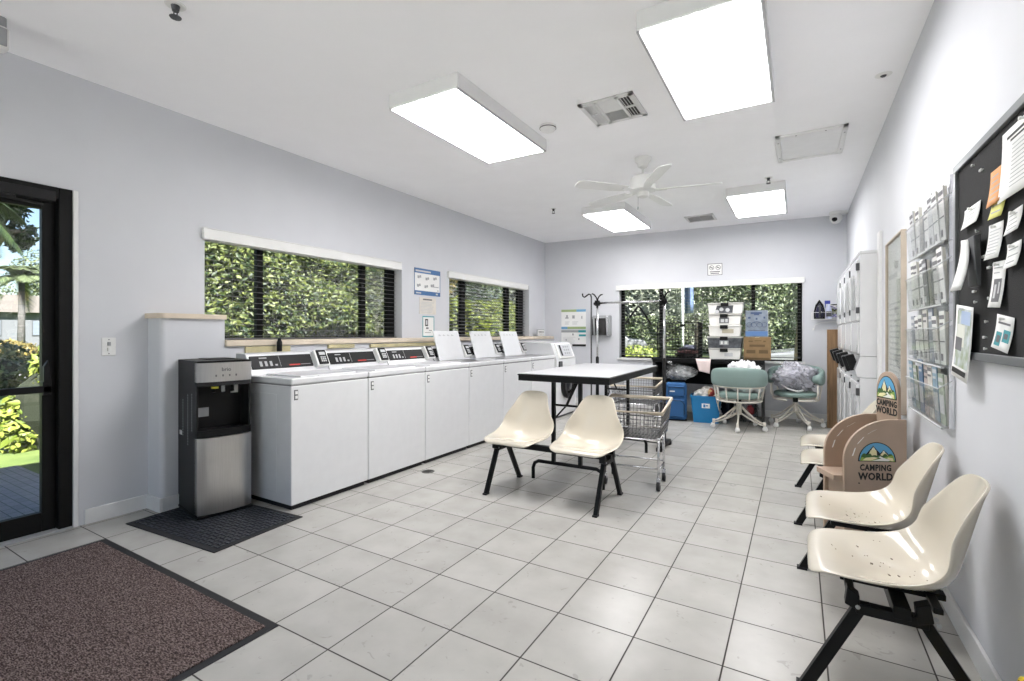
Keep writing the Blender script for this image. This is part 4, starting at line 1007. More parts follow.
# ------------------------------------------------------------------ laundry carts
M_wire = mat('zinc_wire', (.16, .16, .16), .5, .3)
M_rim = mat('cart_bumper', (.66, .58, .46), .5)
def make_cart(label):
    t = thing('laundry_cart', label, 'cart', (0, 0, 0), 0, 'wire laundry carts')
    w, d = .25, .26; z0, z1 = .40, .605
    r = MB(); r.tube([(-w, -d, z1), (w, -d, z1), (w, d, z1 + .05), (-w, d, z1 + .05)], .015, 8, closed=True); r.build('bumper_rim', M_rim, t, smooth=True)
    k = MB(); wb, db = w - .03, d - .04
    n = 16
    for i in range(n + 1):
        f_ = 2 * i / n - 1
        k.tube([(w * f_, -d, z1), (wb * f_, -db, z0), (wb * f_, db, z0), (w * f_, d, z1 + .05)],   .0026, 4)
    for i in range(n + 1):
        f_ = 2 * i / n - 1
        k.tube([(-w, d * f_, z1 + .025 + .025 * f_), (-wb, db * f_, z0), (wb, db * f_, z0), (w, d * f_, z1 + .025 + .025 * f_)],   .0026, 4)
    for j in range(1, 8):
        g = j / 8; a, b, zz = wb + (w - wb) * g, db + (d - db) * g, z0 + (z1 - z0) * g
        k.tube([(-a, -b, zz), (a, -b, zz), (a, b, zz + .05 * g), (-a, b, zz + .05 * g)],   .0026, 4, closed=True)
    k.build('wire_basket', M_wire, t)
    h = MB()
    for zz, a, b in ((z0, wb, db), (z0 + .10, (wb + w) / 2, (db + d) / 2)): h.tube([(-a, -b, zz), (a, -b, zz), (a, b, zz), (-a, b, zz)], .006, 6, closed=True)
    h.build('basket_hoop', M_chrome, t, smooth=True)
    fr = MB()
    for sx in (-1, 1):
        for sy in (-1, 1): fr.tube([(sx * .205, sy * .13, z0), (sx * .205, sy * .14, .09)], .010, 8)
        fr.tube([(sx * .205, -.14, .15), (sx * .205, .14, .15)], .007, 6)
    for sy in (-1, 1): fr.tube([(-.205, sy * .14, .165), (.205, sy * .14, .165)], .007, 6)
    fr.build('chrome_frame', M_chrome, t, smooth=True)
    for sx in (-1, 1):
        for sy in (-1, 1):
            c = MB(); c.box(sx * .205 - .016, sx * .205 + .016, sy * .14 - .012, sy * .14 + .012, .045, .095); co = c.build('caster_fork', M_chrome, t, bevel=.003)
            q = MB().at((sx * .205, sy * .14, .036), ry=PI / 2); q.lathe([(.012, -.014), (.034, -.012), (.036, -.006), (.036, .006), (.034, .012), (.012, .014)], 18); q.build('wheel', M_rubber, co, smooth='angle')
    return t
c1 = make_cart('wire laundry cart with beige rim beside the cream chair pair and folding table'); c1.location = (-1.13, 3.85, 0); c1.rotation_euler.z = math.radians(5)
dup(c1, (-1.60, 5.60, 0), math.radians(2), 'second wire laundry cart further back, half hidden behind the folding table')

# ------------------------------------------------------------------ garment rack and hook pole
t = thing('garment_rack', 'chrome and black garment rack with forked tops, standing behind the folding table', 'garment rack', (-1.575, 5.17, 0), math.radians(-1))
for sx in (-1, 1):
    x = sx * .37
    p = MB(); p.tube([(x, 0, .80), (x, 0, 1.56)], .013, 10); p.build('upper_post', M_chrome, t, smooth=True)
    p = MB(); p.tube([(x, 0, .05), (x, 0, .93)], .019, 10); p.build('lower_post', M_blk, t, smooth=True)
    q = MB(); q.box(x - .022, x + .022, -.20, .20, .02, .06); q.box(x - .028, x + .028, -.21, -.16, 0, .04); q.box(x - .028, x + .028, .16, .21, 0, .04); q.build('base_foot', M_blk, t, bevel=.004)
    q = MB(); q.box(x - .022, x + .022, -.022, .022, 1.505, 1.565); q.tube([(x - .04, 0, 1.53), (x + .03, 0, 1.53)], .018, 8)
    q.tube([(x, 0, 1.56), (x - .012, 0, 1.60), (x - .04, 0, 1.635), (x - .065, 0, 1.645)], .008, 6); q.tube([(x, 0, 1.56), (x + .012, 0, 1.60), (x + .035, 0, 1.625), (x + .06, 0, 1.632)], .008, 6)
    q.build('forked_top', M_blk, t, smooth=True)
MB().tube([(-.37, 0, 1.535), (.37, 0, 1.535)], .0115, 10).build('rail', M_chrome, t, smooth=True)
q = MB()
for zz in (.045, .075, .105): q.tube([(-.35, -.05 + zz, zz), (.35, -.05 + zz, zz)], .007, 6)
q.build('base_rails', M_blk, t)
t = thing('hook_pole', 'thin dark upright pole with curled hook at its top, behind the folding table', 'hook pole', (-2.03, 5.21, 0), 0)
MB().lathe([(.13, 0), (.13, .012), (.02, .025), (.012, .03)], 24).build('base', M_blk, t, smooth='angle')
MB().tube([(0, 0, .02), (0, 0, 1.62)], .0085, 8).build('pole', M_dgrey, t, smooth=True)
MB().tube([(0, 0, 1.60), (-.006, 0, 1.635), (-.03, 0, 1.645), (-.06, 0, 1.625), (-.085, 0, 1.61), (-.105, 0, 1.625), (-.108, 0, 1.655)], .008, 7).build('hook', M_blk, t, smooth=True)
t = thing('clothes_hanger', 'black plastic clothes hanger hanging on the chrome garment rail', 'hanger', (-1.475, 5.165, 1.53), math.radians(62))
q = MB(); q.tube([(.014, 0, .006), (.008, 0, .020), (-.006, 0, .022), (-.016, 0, .008), (-.008, 0, -.02), (0, 0, -.05)], .003, 6); q.build('hook', M_chrome, t, smooth=True)
q = MB(); q.tube([(-.19, 0, -.235), (-.10, 0, -.135), (-.015, 0, -.05), (0, 0, -.045), (.015, 0, -.05), (.10, 0, -.135), (.19, 0, -.235)], .011, 7); q.build('shoulders', M_blk, t, smooth=True)

# ------------------------------------------------------------------ desk under the far window
DA = BT
t = thing('desk', 'long black table under the far window carrying crate and boxes', 'desk', (-1.08, 7.235, 0), DA)
MB().box(-.71, .70, -.355, .355, .825, .85).build('desk_top', M_blk, t, bevel=.004)
MB().box(-.70, .69, .30, .32, .45, .825).build('back_panel', M_blkm, t)
MB().box(-.70, .69, -.345, -.325, .795, .825).build('front_rail', M_blk, t)
for sx in (-1, 1):
    MB().box(sx * .68 - .018, sx * .68 + .018, -.34, .34, 0, .825).build('side_panel', mat('desk_side_grey', (.035, .034, .036), .5), t, bevel=.003)
def on_desk(x, y, z=.85):
    c, s_ = math.cos(DA), math.sin(DA); return (-1.05 + c * x - s_ * y, 7.235 + s_ * x + c * y, z)
# wire crate
t = thing('wire_crate', 'open black wire crate on the desk against the window', 'crate', on_desk(-.405, -.06), DA)
w, d, h = .275, .20, .50
q = MB()
def panel(p, u, v, nu, nv, r=.0042):
    p, u, v = Vector(p), Vector(u), Vector(v)
    for i in range(nu + 1): q.tube([p + u * i / nu, p + u * i / nu + v], r, 4)
    for j in range(nv + 1): q.tube([p + v * j / nv, p + v * j / nv + u], r, 4)
panel((-w, d, .005), (2 * w, 0, 0), (0, 0, h - .005), 12, 10); panel((-w, -d, .005), (0, 2 * d, 0), (0, 0, h - .005), 8, 10); panel((w, -d, .005), (0, 2 * d, 0), (0, 0, h - .005), 8, 10)
panel((-w, -d, .005), (2 * w, 0, 0), (0, 0, .12), 12, 2); panel((-w, -d, .006), (2 * w, 0, 0), (0, 2 * d, 0), 12, 8)
q.build('wire_sides', M_blk, t)
e = MB()
e.tube([(-w, -d, .12), (w, -d, .12), (w, -d, .12), (w, -d, h), (w, d, h), (-w, d, h), (-w, -d, h), (-w, -d, .12)], .006, 6); e.build('frame_rods', M_blk, t)
MB().box(-.03, .04, d - .012, d + .008, h - .06, h - .02).build('latch_plate', M_blk, t, bevel=.003)

def blob(name, m, parent, c, r, amp=.15, seed=0, n=28, flat=.0, pw=1.0, freq=3.0, crease=.5):
    """lumpy cloth or plastic-film body sitting on z=0 of its own frame"""
    rnd = random.Random(seed); ph = [(rnd.uniform(-1, 1), rnd.uniform(-1, 1), rnd.uniform(-1, 1), rnd.uniform(0, 6.28), rnd.uniform(.6, 1.6)) for _ in range(9)]
    vs = []; 
    def f(u, v):
        a = 2 * PI * u; b = PI * (v - .5)
        d = Vector((math.cos(b) * math.cos(a), math.cos(b) * math.sin(a), math.sin(b)))
        s_ = 0
        for i, (x, y, z, p, g) in enumerate(ph):
            w_ = math.sin(freq * (1 + i * .45) * (x * d.x + y * d.y + z * d.z) * 1.6 + p)
            s_ += (1 - abs(w_) * 2 if i % 2 else w_) * g / (1 + i * .5)
        k = 1 + amp * s_ * .35
        sx = math.copysign(abs(d.x) ** pw, d.x); sy = math.copysign(abs(d.y) ** pw, d.y); sz = math.copysign(abs(d.z) ** pw, d.z)
        z = c[2] + r[2] * sz * k
        return (c[0] + r[0] * sx * k, c[1] + r[1] * sy * k, max(z, flat))
    q = MB(); q.grid(f, n * 2, n)
    return q.build(name, m, parent, smooth=True)
t = thing('clothes_pile', 'dark folded clothes heaped inside the black wire crate', 'clothes', on_desk(-.30, -.07, .862), DA)
for k, (cc, x, z, rx, sd) in enumerate((((.03, .025, .025), -.02, .035, .15, 1), ((.10, .05, .05), .02, .075, .14, 2), ((.02, .02, .03), .0, .105, .13, 4), ((.16, .17, .22), .03, .135, .09, 6))):
    blob('folded_garment', mat('dark_cloth_%d' % k, cc, .9, var=.3, scale=30), t, (x, 0, z), (rx, .12, .033), .25, sd, 14, pw=.7, flat=z - .025)

# storage boxes
M_box = mat('storage_white', (.74, .73, .70), .35); M_boxd = mat('storage_dark_contents', (.07, .075, .085), .4, var=.5, scale=16); M_lid = mat('storage_grey_lid', (.42, .41, .39), .4)
SBL = ['clear storage box with dark jumbled contents on top of the stack', 'white storage box with black square label, second from stack top', 'white storage box with beige label strip, middle of the stack', 'dark-fronted storage box with black latch, fourth from stack top', 'white storage box at the bottom of the stack on the desk']
zz = .85
for k in range(4, -1, -1):
    hgt = (.150, .145, .150, .155, .150)[k]
    wd = .218 if k in (0, 3) else .200
    t = thing('storage_box', SBL[k], 'storage box', (*on_desk(.195 + (.008 if k < 1 else 0), -.12)[:2], zz), DA, 'storage boxes stacked on the desk')
    dk = k in (0, 3)
    MB().prism([(-wd + .018, 0), (wd - .018, 0), (wd - .004, hgt - .022), (-wd + .004, hgt - .022)], -.15, .15).build('tub', M_boxd if k == 3 else M_box, t, bevel=.006)
    MB().box(-wd, wd, -.158, .158, hgt - .024, hgt - .002).build('lid', M_lid if k != 2 else M_box, t, bevel=.005)
    MB().box(-.055, .04, -.170, -.150, hgt - .050, hgt - .004).build('latch', M_blk, t, bevel=.004)
    if k == 0:
        MB().prism([(-.13, .012), (.09, .012), (.10, .11), (-.10, .11)], -.153, -.148).build('visible_contents', M_boxd, t)
        q = MB()
        for a, b in ((-.045, .06), (.03, .05), (-.10, .03)): q.at((a, -.1535, b), rx=PI / 2).lathe([(.022, -.001), (.026, .001), (.016, .002)], 14)
        q.build('coiled_contents', M_lgrey, t)
    if k == 1:
        MB().box(-.065, .055, -.153, -.148, .02, .095).build('label', M_ink, t); MB().box(-.045, -.005, -.155, -.150, .035, .08).box(.01, .04, -.155, -.150, .035, .08).build('label_print', M_lgrey, t)
    if k == 2: MB().box(-.03, .11, -.153, -.148, .04, .095).build('label', mat('beige_label', (.48, .44, .34), .7), t)
    if k == 3: MB().box(-.06, .05, -.153, -.148, .04, .10).build('label', M_gplas, t); MB().box(-.045, -.02, -.155, -.150, .05, .09).box(.0, .035, -.155, -.150, .05, .09).build('label_print', M_wplas, t)
    if k == 4: MB().box(.0, .10, -.153, -.148, .04, .09).build('label', M_lgrey, t)
    zz += hgt + .0012
# cardboard carton and blue carton
t = thing('cardboard_box', 'brown cardboard carton with dark print beside the storage boxes', 'carton', on_desk(.582, -.13), DA)
M_card = mat('cardboard', (.24, .155, .075), .8, var=.08)
MB().box(-.158, .158, -.12, .12, 0, .295).build('carton', M_card, t, bevel=.004)
q = MB()
for a, b, c, d in ((-.10, -.05, .235, .25), (-.03, .05, .245, .255), (.07, .1, .235, .25), (-.09, .09, .17, .20), (-.125, -.02, .085, .13), (.02, .125, .085, .13), (-.145, .145, .008, .03)): q.box(a, b, -.1215, -.118, c, d)
q.build('print', mat('carton_print', (.13, .085, .04), .8), t)
MB().box(-.025, .025, -.121, .121, .29, .2965).build('tape', mat('tape_tan', (.45, .36, .22), .4), t)
t = thing('blue_carton', 'pale blue printed carton standing on the brown cardboard carton', 'carton', on_desk(.575, -.13, 1.147), DA)
MB().box(-.13, .13, -.09, .09, 0, .345).build('carton', mat('carton_blue', (.20, .235, .285), .6, var=.15, scale=14), t, bevel=.004)
MB().box(.1305, .133, -.085, .085, .005, .34).build('white_side', M_paper, t)
q = MB(); q.box(-.13, .13, -.0915, -.088, .015, .075); q.build('blue_band', mat('carton_bright_blue', (.10, .20, .42), .5), t)
q = MB()
for a, b, c, d in ((-.07, .06, .30, .325), (-.03, .03, .285, .30), (-.10, -.07, .24, .265), (.08, .10, .24, .265), (-.01, .01, .225, .25), (-.10, .10, .085, .092)): q.box(a, b, -.0925, -.088, c, d)
for cx in (-.085, -.03, .035, .09): q.tube([(cx + .03 * math.cos(a), -.0915, .16 + .03 * math.sin(a)) for a in [i * PI / 8 for i in range(16)]], .003, 4, closed=True)
q.tube([(.07 * math.cos(a), -.0915, .15 + .05 * math.sin(a)) for a in [i * PI / 12 for i in range(13)]], .004, 4)
q.build('print', mat('carton_navy', (.05, .08, .16), .6), t)
# pink sheet hanging over the desk edge
t = thing('paper_sheet', 'pale pink paper sheet hanging over the front edge of the black desk', 'paper', on_desk(-.06, -.362, .852), DA)
q = MB(); q.grid(lambda u, v: ((u - .5) * .20 * (1 - .35 * v) + .02 * v, .03 - .05 * min(1, v * 4) - .02 * v + .01 * math.sin(u * 3), .0015 - .19 * max(0, v - .15) - .03 * v * u), 8, 12)
q.build('sheet', mat('pink_paper', (.72, .60, .58), .8, var=.05), t, smooth=True, solid=.001)

# ------------------------------------------------------------------ things under the desk
M_film = sheer('clear_bag_film', (.96, .96, .97), .4, .2, body=.18, bodycol=(.75, .76, .77), fk=.25)
t = thing('suitcase', 'upright blue fabric suitcase in front of the desk end', 'suitcase', (-1.45, 6.905, 0), BT + .18)
M_scase = mat('suitcase_blue', (.02, .095, .25), .7, bump=.15, bscale=200)
MB().box(-.135, .135, -.10, .10, .02, .52).build('shell', M_scase, t, bevel=.035, seg=4)
MB().box(-.105, .105, -.135, -.095, .06, .30).build('front_pocket', M_scase, t, bevel=.03, seg=3)
MB().box(-.105, .105, -.118, -.095, .34, .48).build('upper_pocket', M_scase, t, bevel=.02, seg=3)
q = MB(); q.tube([(-.10, -.137, .10), (-.10, -.137, .24), (-.06, -.137, .285), (.06, -.137, .285), (.10, -.137, .24), (.10, -.137, .10)], .004, 5); q.tube([(-.10, -.12, .36), (-.10, -.12, .46), (.10, -.12, .46), (.10, -.12, .36)], .004, 5)
q.build('zip', M_blk, t)
MB().box(-.085, -.02, -.122, -.115, .40, .415).build('logo_patch', M_lgrey, t)
q = MB(); q.tube([(-.07, .0, .52), (-.06, 0, .545), (.06, 0, .545), (.07, 0, .52)], .009, 6); q.build('handle', M_blk, t, smooth=True)
MB().box(-.14, .14, -.05, .09, 0, .03).build('wheel_base', M_blk, t, bevel=.006)
MB().box(.125, .139, -.08, .08, .05, .49).build('side_gusset', mat('suitcase_dark', (.01, .045, .12), .7), t, bevel=.006)
t = thing('plastic_bag', 'clear knotted plastic bag of grey washing on top of the blue suitcase', 'bag', (-1.43, 6.98, .55), 0)
blob('washing', mat('grey_washing', (.42, .43, .43), .85, var=.5, scale=9), t, (0.02, 0, .105), (.175, .105, .09), .35, 3, 22, flat=.004)
blob('bag_film', M_film, t, (0.02, 0, .11), (.20, .12, .10), .35, 5, 30, flat=.001, freq=4)
q = MB(); q.tube([(-.06, -.1, .20), (-.08, -.13, .24), (-.12, -.14, .25)], [.012, .025, .015], 8); q.build('knot', M_film, t, smooth=True)

t = thing('storage_tub', 'bright blue open plastic tub full of laundry beside the suitcase', 'tub', (-1.075, 6.985, 0), BT + .08)
M_tub = mat('tub_blue', (.015, .20, .46), .4)
b = MB()
def rr(w, d, z, n=6, r=.03):
    o = []
    for cx, cy, a0 in ((w - r, d - r, 0), (-w + r, d - r, PI / 2), (-w + r, -d + r, PI), (w - r, -d + r, 1.5 * PI)):
        o += [(cx + r * math.cos(a0 + PI / 2 * i / n), cy + r * math.sin(a0 + PI / 2 * i / n), z) for i in range(n + 1)]
    return o
lv = [rr(.155, .11, 0), rr(.19, .14, .335), rr(.198, .148, .335), rr(.198, .148, .36), rr(.182, .132, .36), rr(.15, .105, .012)]
nn = len(lv[0]); vs = [p for l in lv for p in l]
fs = [(k * nn + i, k * nn + (i + 1) % nn, (k + 1) * nn + (i + 1) % nn, (k + 1) * nn + i) for k in range(len(lv) - 1) for i in range(nn)]
fs += [tuple(range(nn - 1, -1, -1)), tuple(5 * nn + i for i in range(nn))]
b.raw(vs, fs); b.build('tub', M_tub, t, smooth='angle')
q = MB(); q.box(-.05, .05, -.1365, -.130, .20, .26); o = q.build('label', M_paper, t)
q = MB(); q.box(-.03, -.005, -.138, -.132, .21, .25); q.box(.0, .03, -.138, -.132, .225, .24); q.build('label_print', M_tub, t)
t = thing('laundry_pile', 'white, red and green washing heaped up in the blue tub', 'laundry', (-1.075, 6.985, .20), BT)
for k, (cc, c, r, sd) in enumerate((((.62, .61, .58), (-.05, -.01, .16), (.115, .10, .085), 1), ((.52, .50, .46), (.02, .04, .19), (.11, .08, .08), 8), ((.35, .06, .05), (.085, -.02, .175), (.055, .08, .07), 2), ((.20, .26, .14), (.11, .02, .15), (.05, .08, .07), 3), ((.55, .40, .20), (.06, -.06, .185), (.03, .04, .05), 5), ((.5, .5, .5), (0, 0, .08), (.12, .09, .08), 4))):
    blob('garment', mat('laundry_%d' % k, cc, .9, var=.25, scale=20, bump=.2, bscale=30), t, c, r, .4, sd, 16)
q = MB(); q.tube([(.12, -.10, .17), (.15, -.145, .19), (.175, -.16, .12), (.165, -.165, .05), (.185, -.165, -.02)], .008, 6); q.tube([(.11, -.10, .17), (.14, -.15, .185), (.15, -.16, .10), (.175, -.168, .03)], .007, 6)
q.build('drawstring', mat('cream_string', (.62, .58, .48), .8), t, smooth=True)
t = thing('plastic_bag', 'grey see-through bag of clothes on the floor under the desk behind the mint chair', 'bag', (-.60, 7.26, 0), 0)
blob('clothes', mat('dim_clothes', (.25, .24, .25), .9, var=.6, scale=9), t, (0, 0, .16), (.11, .11, .15), .35, 13, 22, flat=.004)
blob('red_cloth', mat('red_cloth', (.40, .07, .08), .9), t, (.05, -.10, .17), (.05, .03, .06), .3, 14, 12)
blob('bag_film', M_film, t, (0, 0, .175), (.125, .125, .17), .35, 15, 30, flat=.001, freq=4)
t = thing('dark_bag', 'dark blue-black cloth bag slumped between tub and mint chair under the desk', 'bag', (-.845, 7.33, 0), 0)
blob('bag_body', mat('dark_bag_cloth', (.015, .02, .035), .8), t, (0, 0, .16), (.085, .12, .16), .3, 21, 20, flat=.002)
q = MB(); q.tube([(-.05, -.05, .32), (-.03, -.06, .39), (.03, -.06, .39), (.05, -.05, .32)], .008, 6); q.build('strap', M_blk, t, smooth=True)

# ------------------------------------------------------------------ mint barrel chairs
def make_barrel(label):
    t = thing('barrel_chair', label, 'chair', (0, 0, 0), 0, 'mint swivel barrel chairs')      # local front = -y
    R = .29
    q = MB(); q.lathe([(.0001, .385), (.20, .385), (.235, .393), (.25, .415), (.243, .44), (.20, .453), (.0001, .456)], 36); q.build('seat_cushion', M_mint, t, smooth=True)
    n = 40; A = math.radians(118)
    def P(u, v):
        a = -A + 2 * A * u; k = 1 - abs(2 * u - 1) ** 2.2
        # rounded pad section: v round the section
        b = 2 * PI * v
        zc = .615 + .045 * k; hz = .068 + .052 * k; th = .036
        e = min(1, (1 - abs(2 * u - 1)) * 14 + .05) ** .5
        rr_ = R + th * math.copysign(abs(math.cos(b)) ** .8, math.cos(b)) * e
        z = zc + hz * math.copysign(abs(math.sin(b)) ** .7, math.sin(b)) * e
        return (rr_ * math.sin(a), rr_ * math.cos(a), z)
    q = MB(); q.grid(P, n, 18); q.build('back_pad', M_mint, t, smooth=True)
    for s_ in (-1, 1):
        a = s_ * A
        o = MB().at((R * math.sin(a), R * math.cos(a), .62), rz=-a); o.at((R * math.sin(a), R * math.cos(a) + .02, .62), ry=PI / 2, rz=-a + PI / 2)
        o.lathe([(.0001, -.055), (.03, -.054), (.052, -.04), (.055, 0), (.052, .04), (.03, .054), (.0001, .055)], 20); o.build('arm_roll', M_mint, t, smooth=True)
    arc = lambda r, z, A_=A: [(r * math.sin(a), r * math.cos(a), z) for a in [-A_ + 2 * A_ * i / 30 for i in range(31)]]
    q = MB(); q.tube(arc(R, .535), .010, 8); q.tube(arc(R - .03, .355, PI * .92), .011, 8)
    for s_ in (-1, 1): q.tube([(R * math.sin(s_ * A), R * math.cos(s_ * A), .535), (R * math.sin(s_ * A) * 1.02, R * math.cos(s_ * A) - .01, .43), ((R - .03) * math.sin(s_ * A), (R - .03) * math.cos(s_ * A), .355)], .010, 8)
    q.build('hoop_rail', M_bone, t, smooth=True)
    for k in range(7):
        a = -math.radians(84) + math.radians(168) * k / 6
        s1 = MB(); s1.tube([((R - .002) * math.sin(a), (R - .002) * math.cos(a), .537), ((R - .03) * math.sin(a), (R - .03) * math.cos(a), .355)], .009, 7); s1.build('spindle', M_bone, t, smooth=True)
    q = MB(); q.lathe([(.12, .375), (.12, .385)], 20); q.lathe([(.028, .30), (.034, .375)], 14); q.build('swivel', M_blk, t, smooth='angle')
    q = MB(); q.tube([(-.26, .0, .352), (.26, .0, .352)], .011, 7); q.build('cross_bar', M_bone, t)
    MB().lathe([(.026, .17), (.032, .18), (.032, .31)], 14).build('pedestal', M_bone, t, smooth='angle')
    for k in range(5):
        a = 2 * PI * k / 5 + .31
        l = MB().at((0, 0, 0), rz=a)
        l.tube([(.02, 0, .285), (.09, 0, .225), (.18, 0, .145), (.265, 0, .10), (.31, 0, .095)], .010, 7)
        l.tube([(.02, 0, .195), (.09, 0, .155), (.18, 0, .105), (.265, 0, .075), (.31, 0, .072)], .010, 7)
        l.tube([(.30, 0, .11), (.30, 0, .055)], .016, 8)
        lo = l.build('leg', M_bone, t, smooth=True)
        c = MB().at((0, 0, 0), rz=a + .5 * (k % 2)); c.X = Matrix.Rotation(a, 4, 'Z') @ Matrix.Translation((.31, 0, .026)) @ Matrix.Rotation(.6 * k, 4, 'Z') @ Matrix.Rotation(PI / 2, 4, 'X')
        c.lathe([(.008, -.022), (.024, -.02), (.026, -.012), (.026, .012), (.024, .02), (.008, .022)], 16); c.box(-.02, .02, .01, .032, -.012, .012); c.build('caster', M_wplas, lo, smooth='angle')
    return t
ch = make_barrel('mint swivel chair with its back turned, in front of the black desk'); ch.location = (-.645, 6.72, 0); ch.rotation_euler.z = PI + .05
dup(ch, (-.03, 7.24, 0), -.12, 'mint swivel chair facing the room with a full bag on its seat, near the plank')
t = thing('white_bag', 'crumpled white bag on the seat of the chair turned to the desk', 'bag', (-.615, 6.76, .457), 0)
blob('bag_body', mat('white_bag_plastic', (.74, .74, .76), .5, var=.06, scale=8), t, (0.03, 0, .17), (.225, .16, .21), .35, 31, 30, flat=.002, freq=4)
q = MB(); q.tube([(.10, -.05, .26), (.16, -.07, .31), (.19, -.06, .27)], [.03, .018, .01], 8); q.tube([(-.05, -.03, .30), (-.06, -.05, .34), (-.10, -.06, .33)], [.03, .016, .008], 8); q.build('bag_ears', MATS['white_bag_plastic'], t, smooth=True)
t = thing('laundry_bag', 'bulging grey and white patterned plastic bag of laundry on the mint chair near the plank', 'bag', (-.04, 7.17, .457), .35)
blob('laundry', mat('pale_laundry', (.33, .34, .39), .8, var=.6, scale=6, col2=(.55, .54, .60)), t, (0, .0, .17), (.215, .16, .165), .35, 41, 26, flat=.004)
blob('bag_film', sheer('pale_bag_film', (.95, .95, .97), .25, .25, body=.42, bodycol=(.66, .66, .71), fk=.2), t, (0, 0, .185), (.24, .18, .185), .4, 44, 34, flat=.001, freq=4.5)
blob('white_corner', MATS['white_bag_plastic'], t, (.14, .10, .20), (.10, .07, .10), .35, 47, 18)
q = MB(); q.tube([(-.19, -.05, .10), (-.12, -.13, .04), (-.02, -.165, .012), (.04, -.17, .03)], .010, 6); q.build('cord', M_wplas, t, smooth=True)
# ------------------------------------------------------------------ outdoors
M_grass = mat('grass', (.06, .10, .02), .9, var=.35, scale=3, bump=.6, bscale=40, col2=(.11, .15, .035))
struct(MB().box(-140, 60, -60, 140, -.16, -.06).build('ground', M_grass))
M_pave = None
def paver_mat():
    m = bpy.data.materials.new('concrete_pavers'); m.use_nodes = True; nt = m.node_tree; b = nt.nodes['Principled BSDF']
    tc = nt.nodes.new('ShaderNodeTexCoord'); br = nt.nodes.new('ShaderNodeTexBrick'); br.inputs['Scale'].default_value = 4.2
    br.inputs['Color1'].default_value = (.30, .29, .30, 1); br.inputs['Color2'].default_value = (.24, .235, .24, 1); br.inputs['Mortar'].default_value = (.09, .09, .09, 1)
    br.inputs['Mortar Size'].default_value = .012
    nt.links.new(tc.outputs['Object'], br.inputs['Vector']); nt.links.new(br.outputs['Color'], b.inputs['Base Color']); b.inputs['Roughness'].default_value = .85
    return m
struct(MB().box(-6.2, -4.05, -2.2, 1.52, -.06, -.02).build('porch_floor', paver_mat()))
M_road = mat('asphalt', (.20, .20, .21), .9, var=.1)
struct(MB().box(-23, -17.5, -60, 120, -.06, -.045).build('road', M_road))
struct(MB().box(-6.5, 20, 19.5, 25, -.06, -.045).build('driveway', mat('pale_concrete', (.26, .255, .25), .9, var=.06)))

def leaf_mat(name, c1, c2):
    m = mat(name, c1, .5, island=.75, scale=1.2, col2=c2, spec=.35)
    b = m.node_tree.nodes['Principled BSDF']; b.inputs['Transmission Weight'].default_value = 0.0
    b.inputs['Subsurface Weight'].default_value = 0.0
    return m
LG = leaf_mat('leaf_hedge', (.013, .028, .010), (.105, .125, .032))
LD = leaf_mat('leaf_dark', (.008, .02, .008), (.045, .07, .022))
LM = leaf_mat('leaf_mid', (.035, .055, .026), (.14, .165, .08))
LO = leaf_mat('leaf_russet', (.08, .07, .02), (.25, .19, .06))
LY = leaf_mat('leaf_lime', (.075, .11, .012), (.24, .27, .05))
LP = leaf_mat('leaf_pale', (.12, .14, .10), (.33, .35, .26))
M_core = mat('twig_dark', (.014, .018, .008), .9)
M_bark = mat('bark', (.16, .13, .10), .9, var=.4, scale=4, stretch=(6, 6, 1))
def leaves(name, m, parent, pts, nrm, size, seed=0, asp=.42):
    """a mesh of folded leaf blades at pts (n,3), roughly facing nrm"""
    rg = np.random.default_rng(seed); n = len(pts)
    d = rg.normal(size=(n, 3)); d /= np.linalg.norm(d, axis=1)[:, None]
    nn = nrm + rg.normal(size=(n, 3)) * .55; nn /= np.linalg.norm(nn, axis=1)[:, None]
    a = d - nn * np.sum(d * nn, axis=1)[:, None]; a /= np.maximum(np.linalg.norm(a, axis=1)[:, None], 1e-6)
    b = np.cross(nn, a); s = (size * rg.uniform(.6, 1.3, n))[:, None]
    v = np.stack([pts - a * s * .5, pts + b * s * asp * .5 - nn * s * .10, pts + a * s * .5, pts - b * s * asp * .5 - nn * s * .10], 1).reshape(-1, 3)
    f = np.arange(n * 4, dtype=np.int32).reshape(n, 4)
    tri = np.stack([f[:, [0, 1, 2]], f[:, [0, 2, 3]]], 1).reshape(-1)
    me = bpy.data.meshes.new(name); me.vertices.add(n * 4); me.vertices.foreach_set('co', v.astype(np.float32).reshape(-1))
    me.loops.add(n * 6); me.loops.foreach_set('vertex_index', tri)
    me.polygons.add(n * 2); me.polygons.foreach_set('loop_start', np.arange(0, n * 6, 3, dtype=np.int32))
    me.update(calc_edges=True); me.validate(); me.materials.append(m)
    o = bpy.data.objects.new(name, me); COL.objects.link(o)
    if parent: o.parent = parent
    return o
def bumpy(rg, k=6):
    ph = rg.uniform(0, 6.28, (k, 3)); fr = rg.uniform(.7, 2.6, (k, 3))
    return lambda p: sum(np.sin(p[:, 0] * fr[i, 0] + ph[i, 0]) * np.sin(p[:, 1] * fr[i, 1] + ph[i, 1]) * np.cos(p[:, 2] * fr[i, 2] + ph[i, 2]) for i in range(k)) / k ** .5
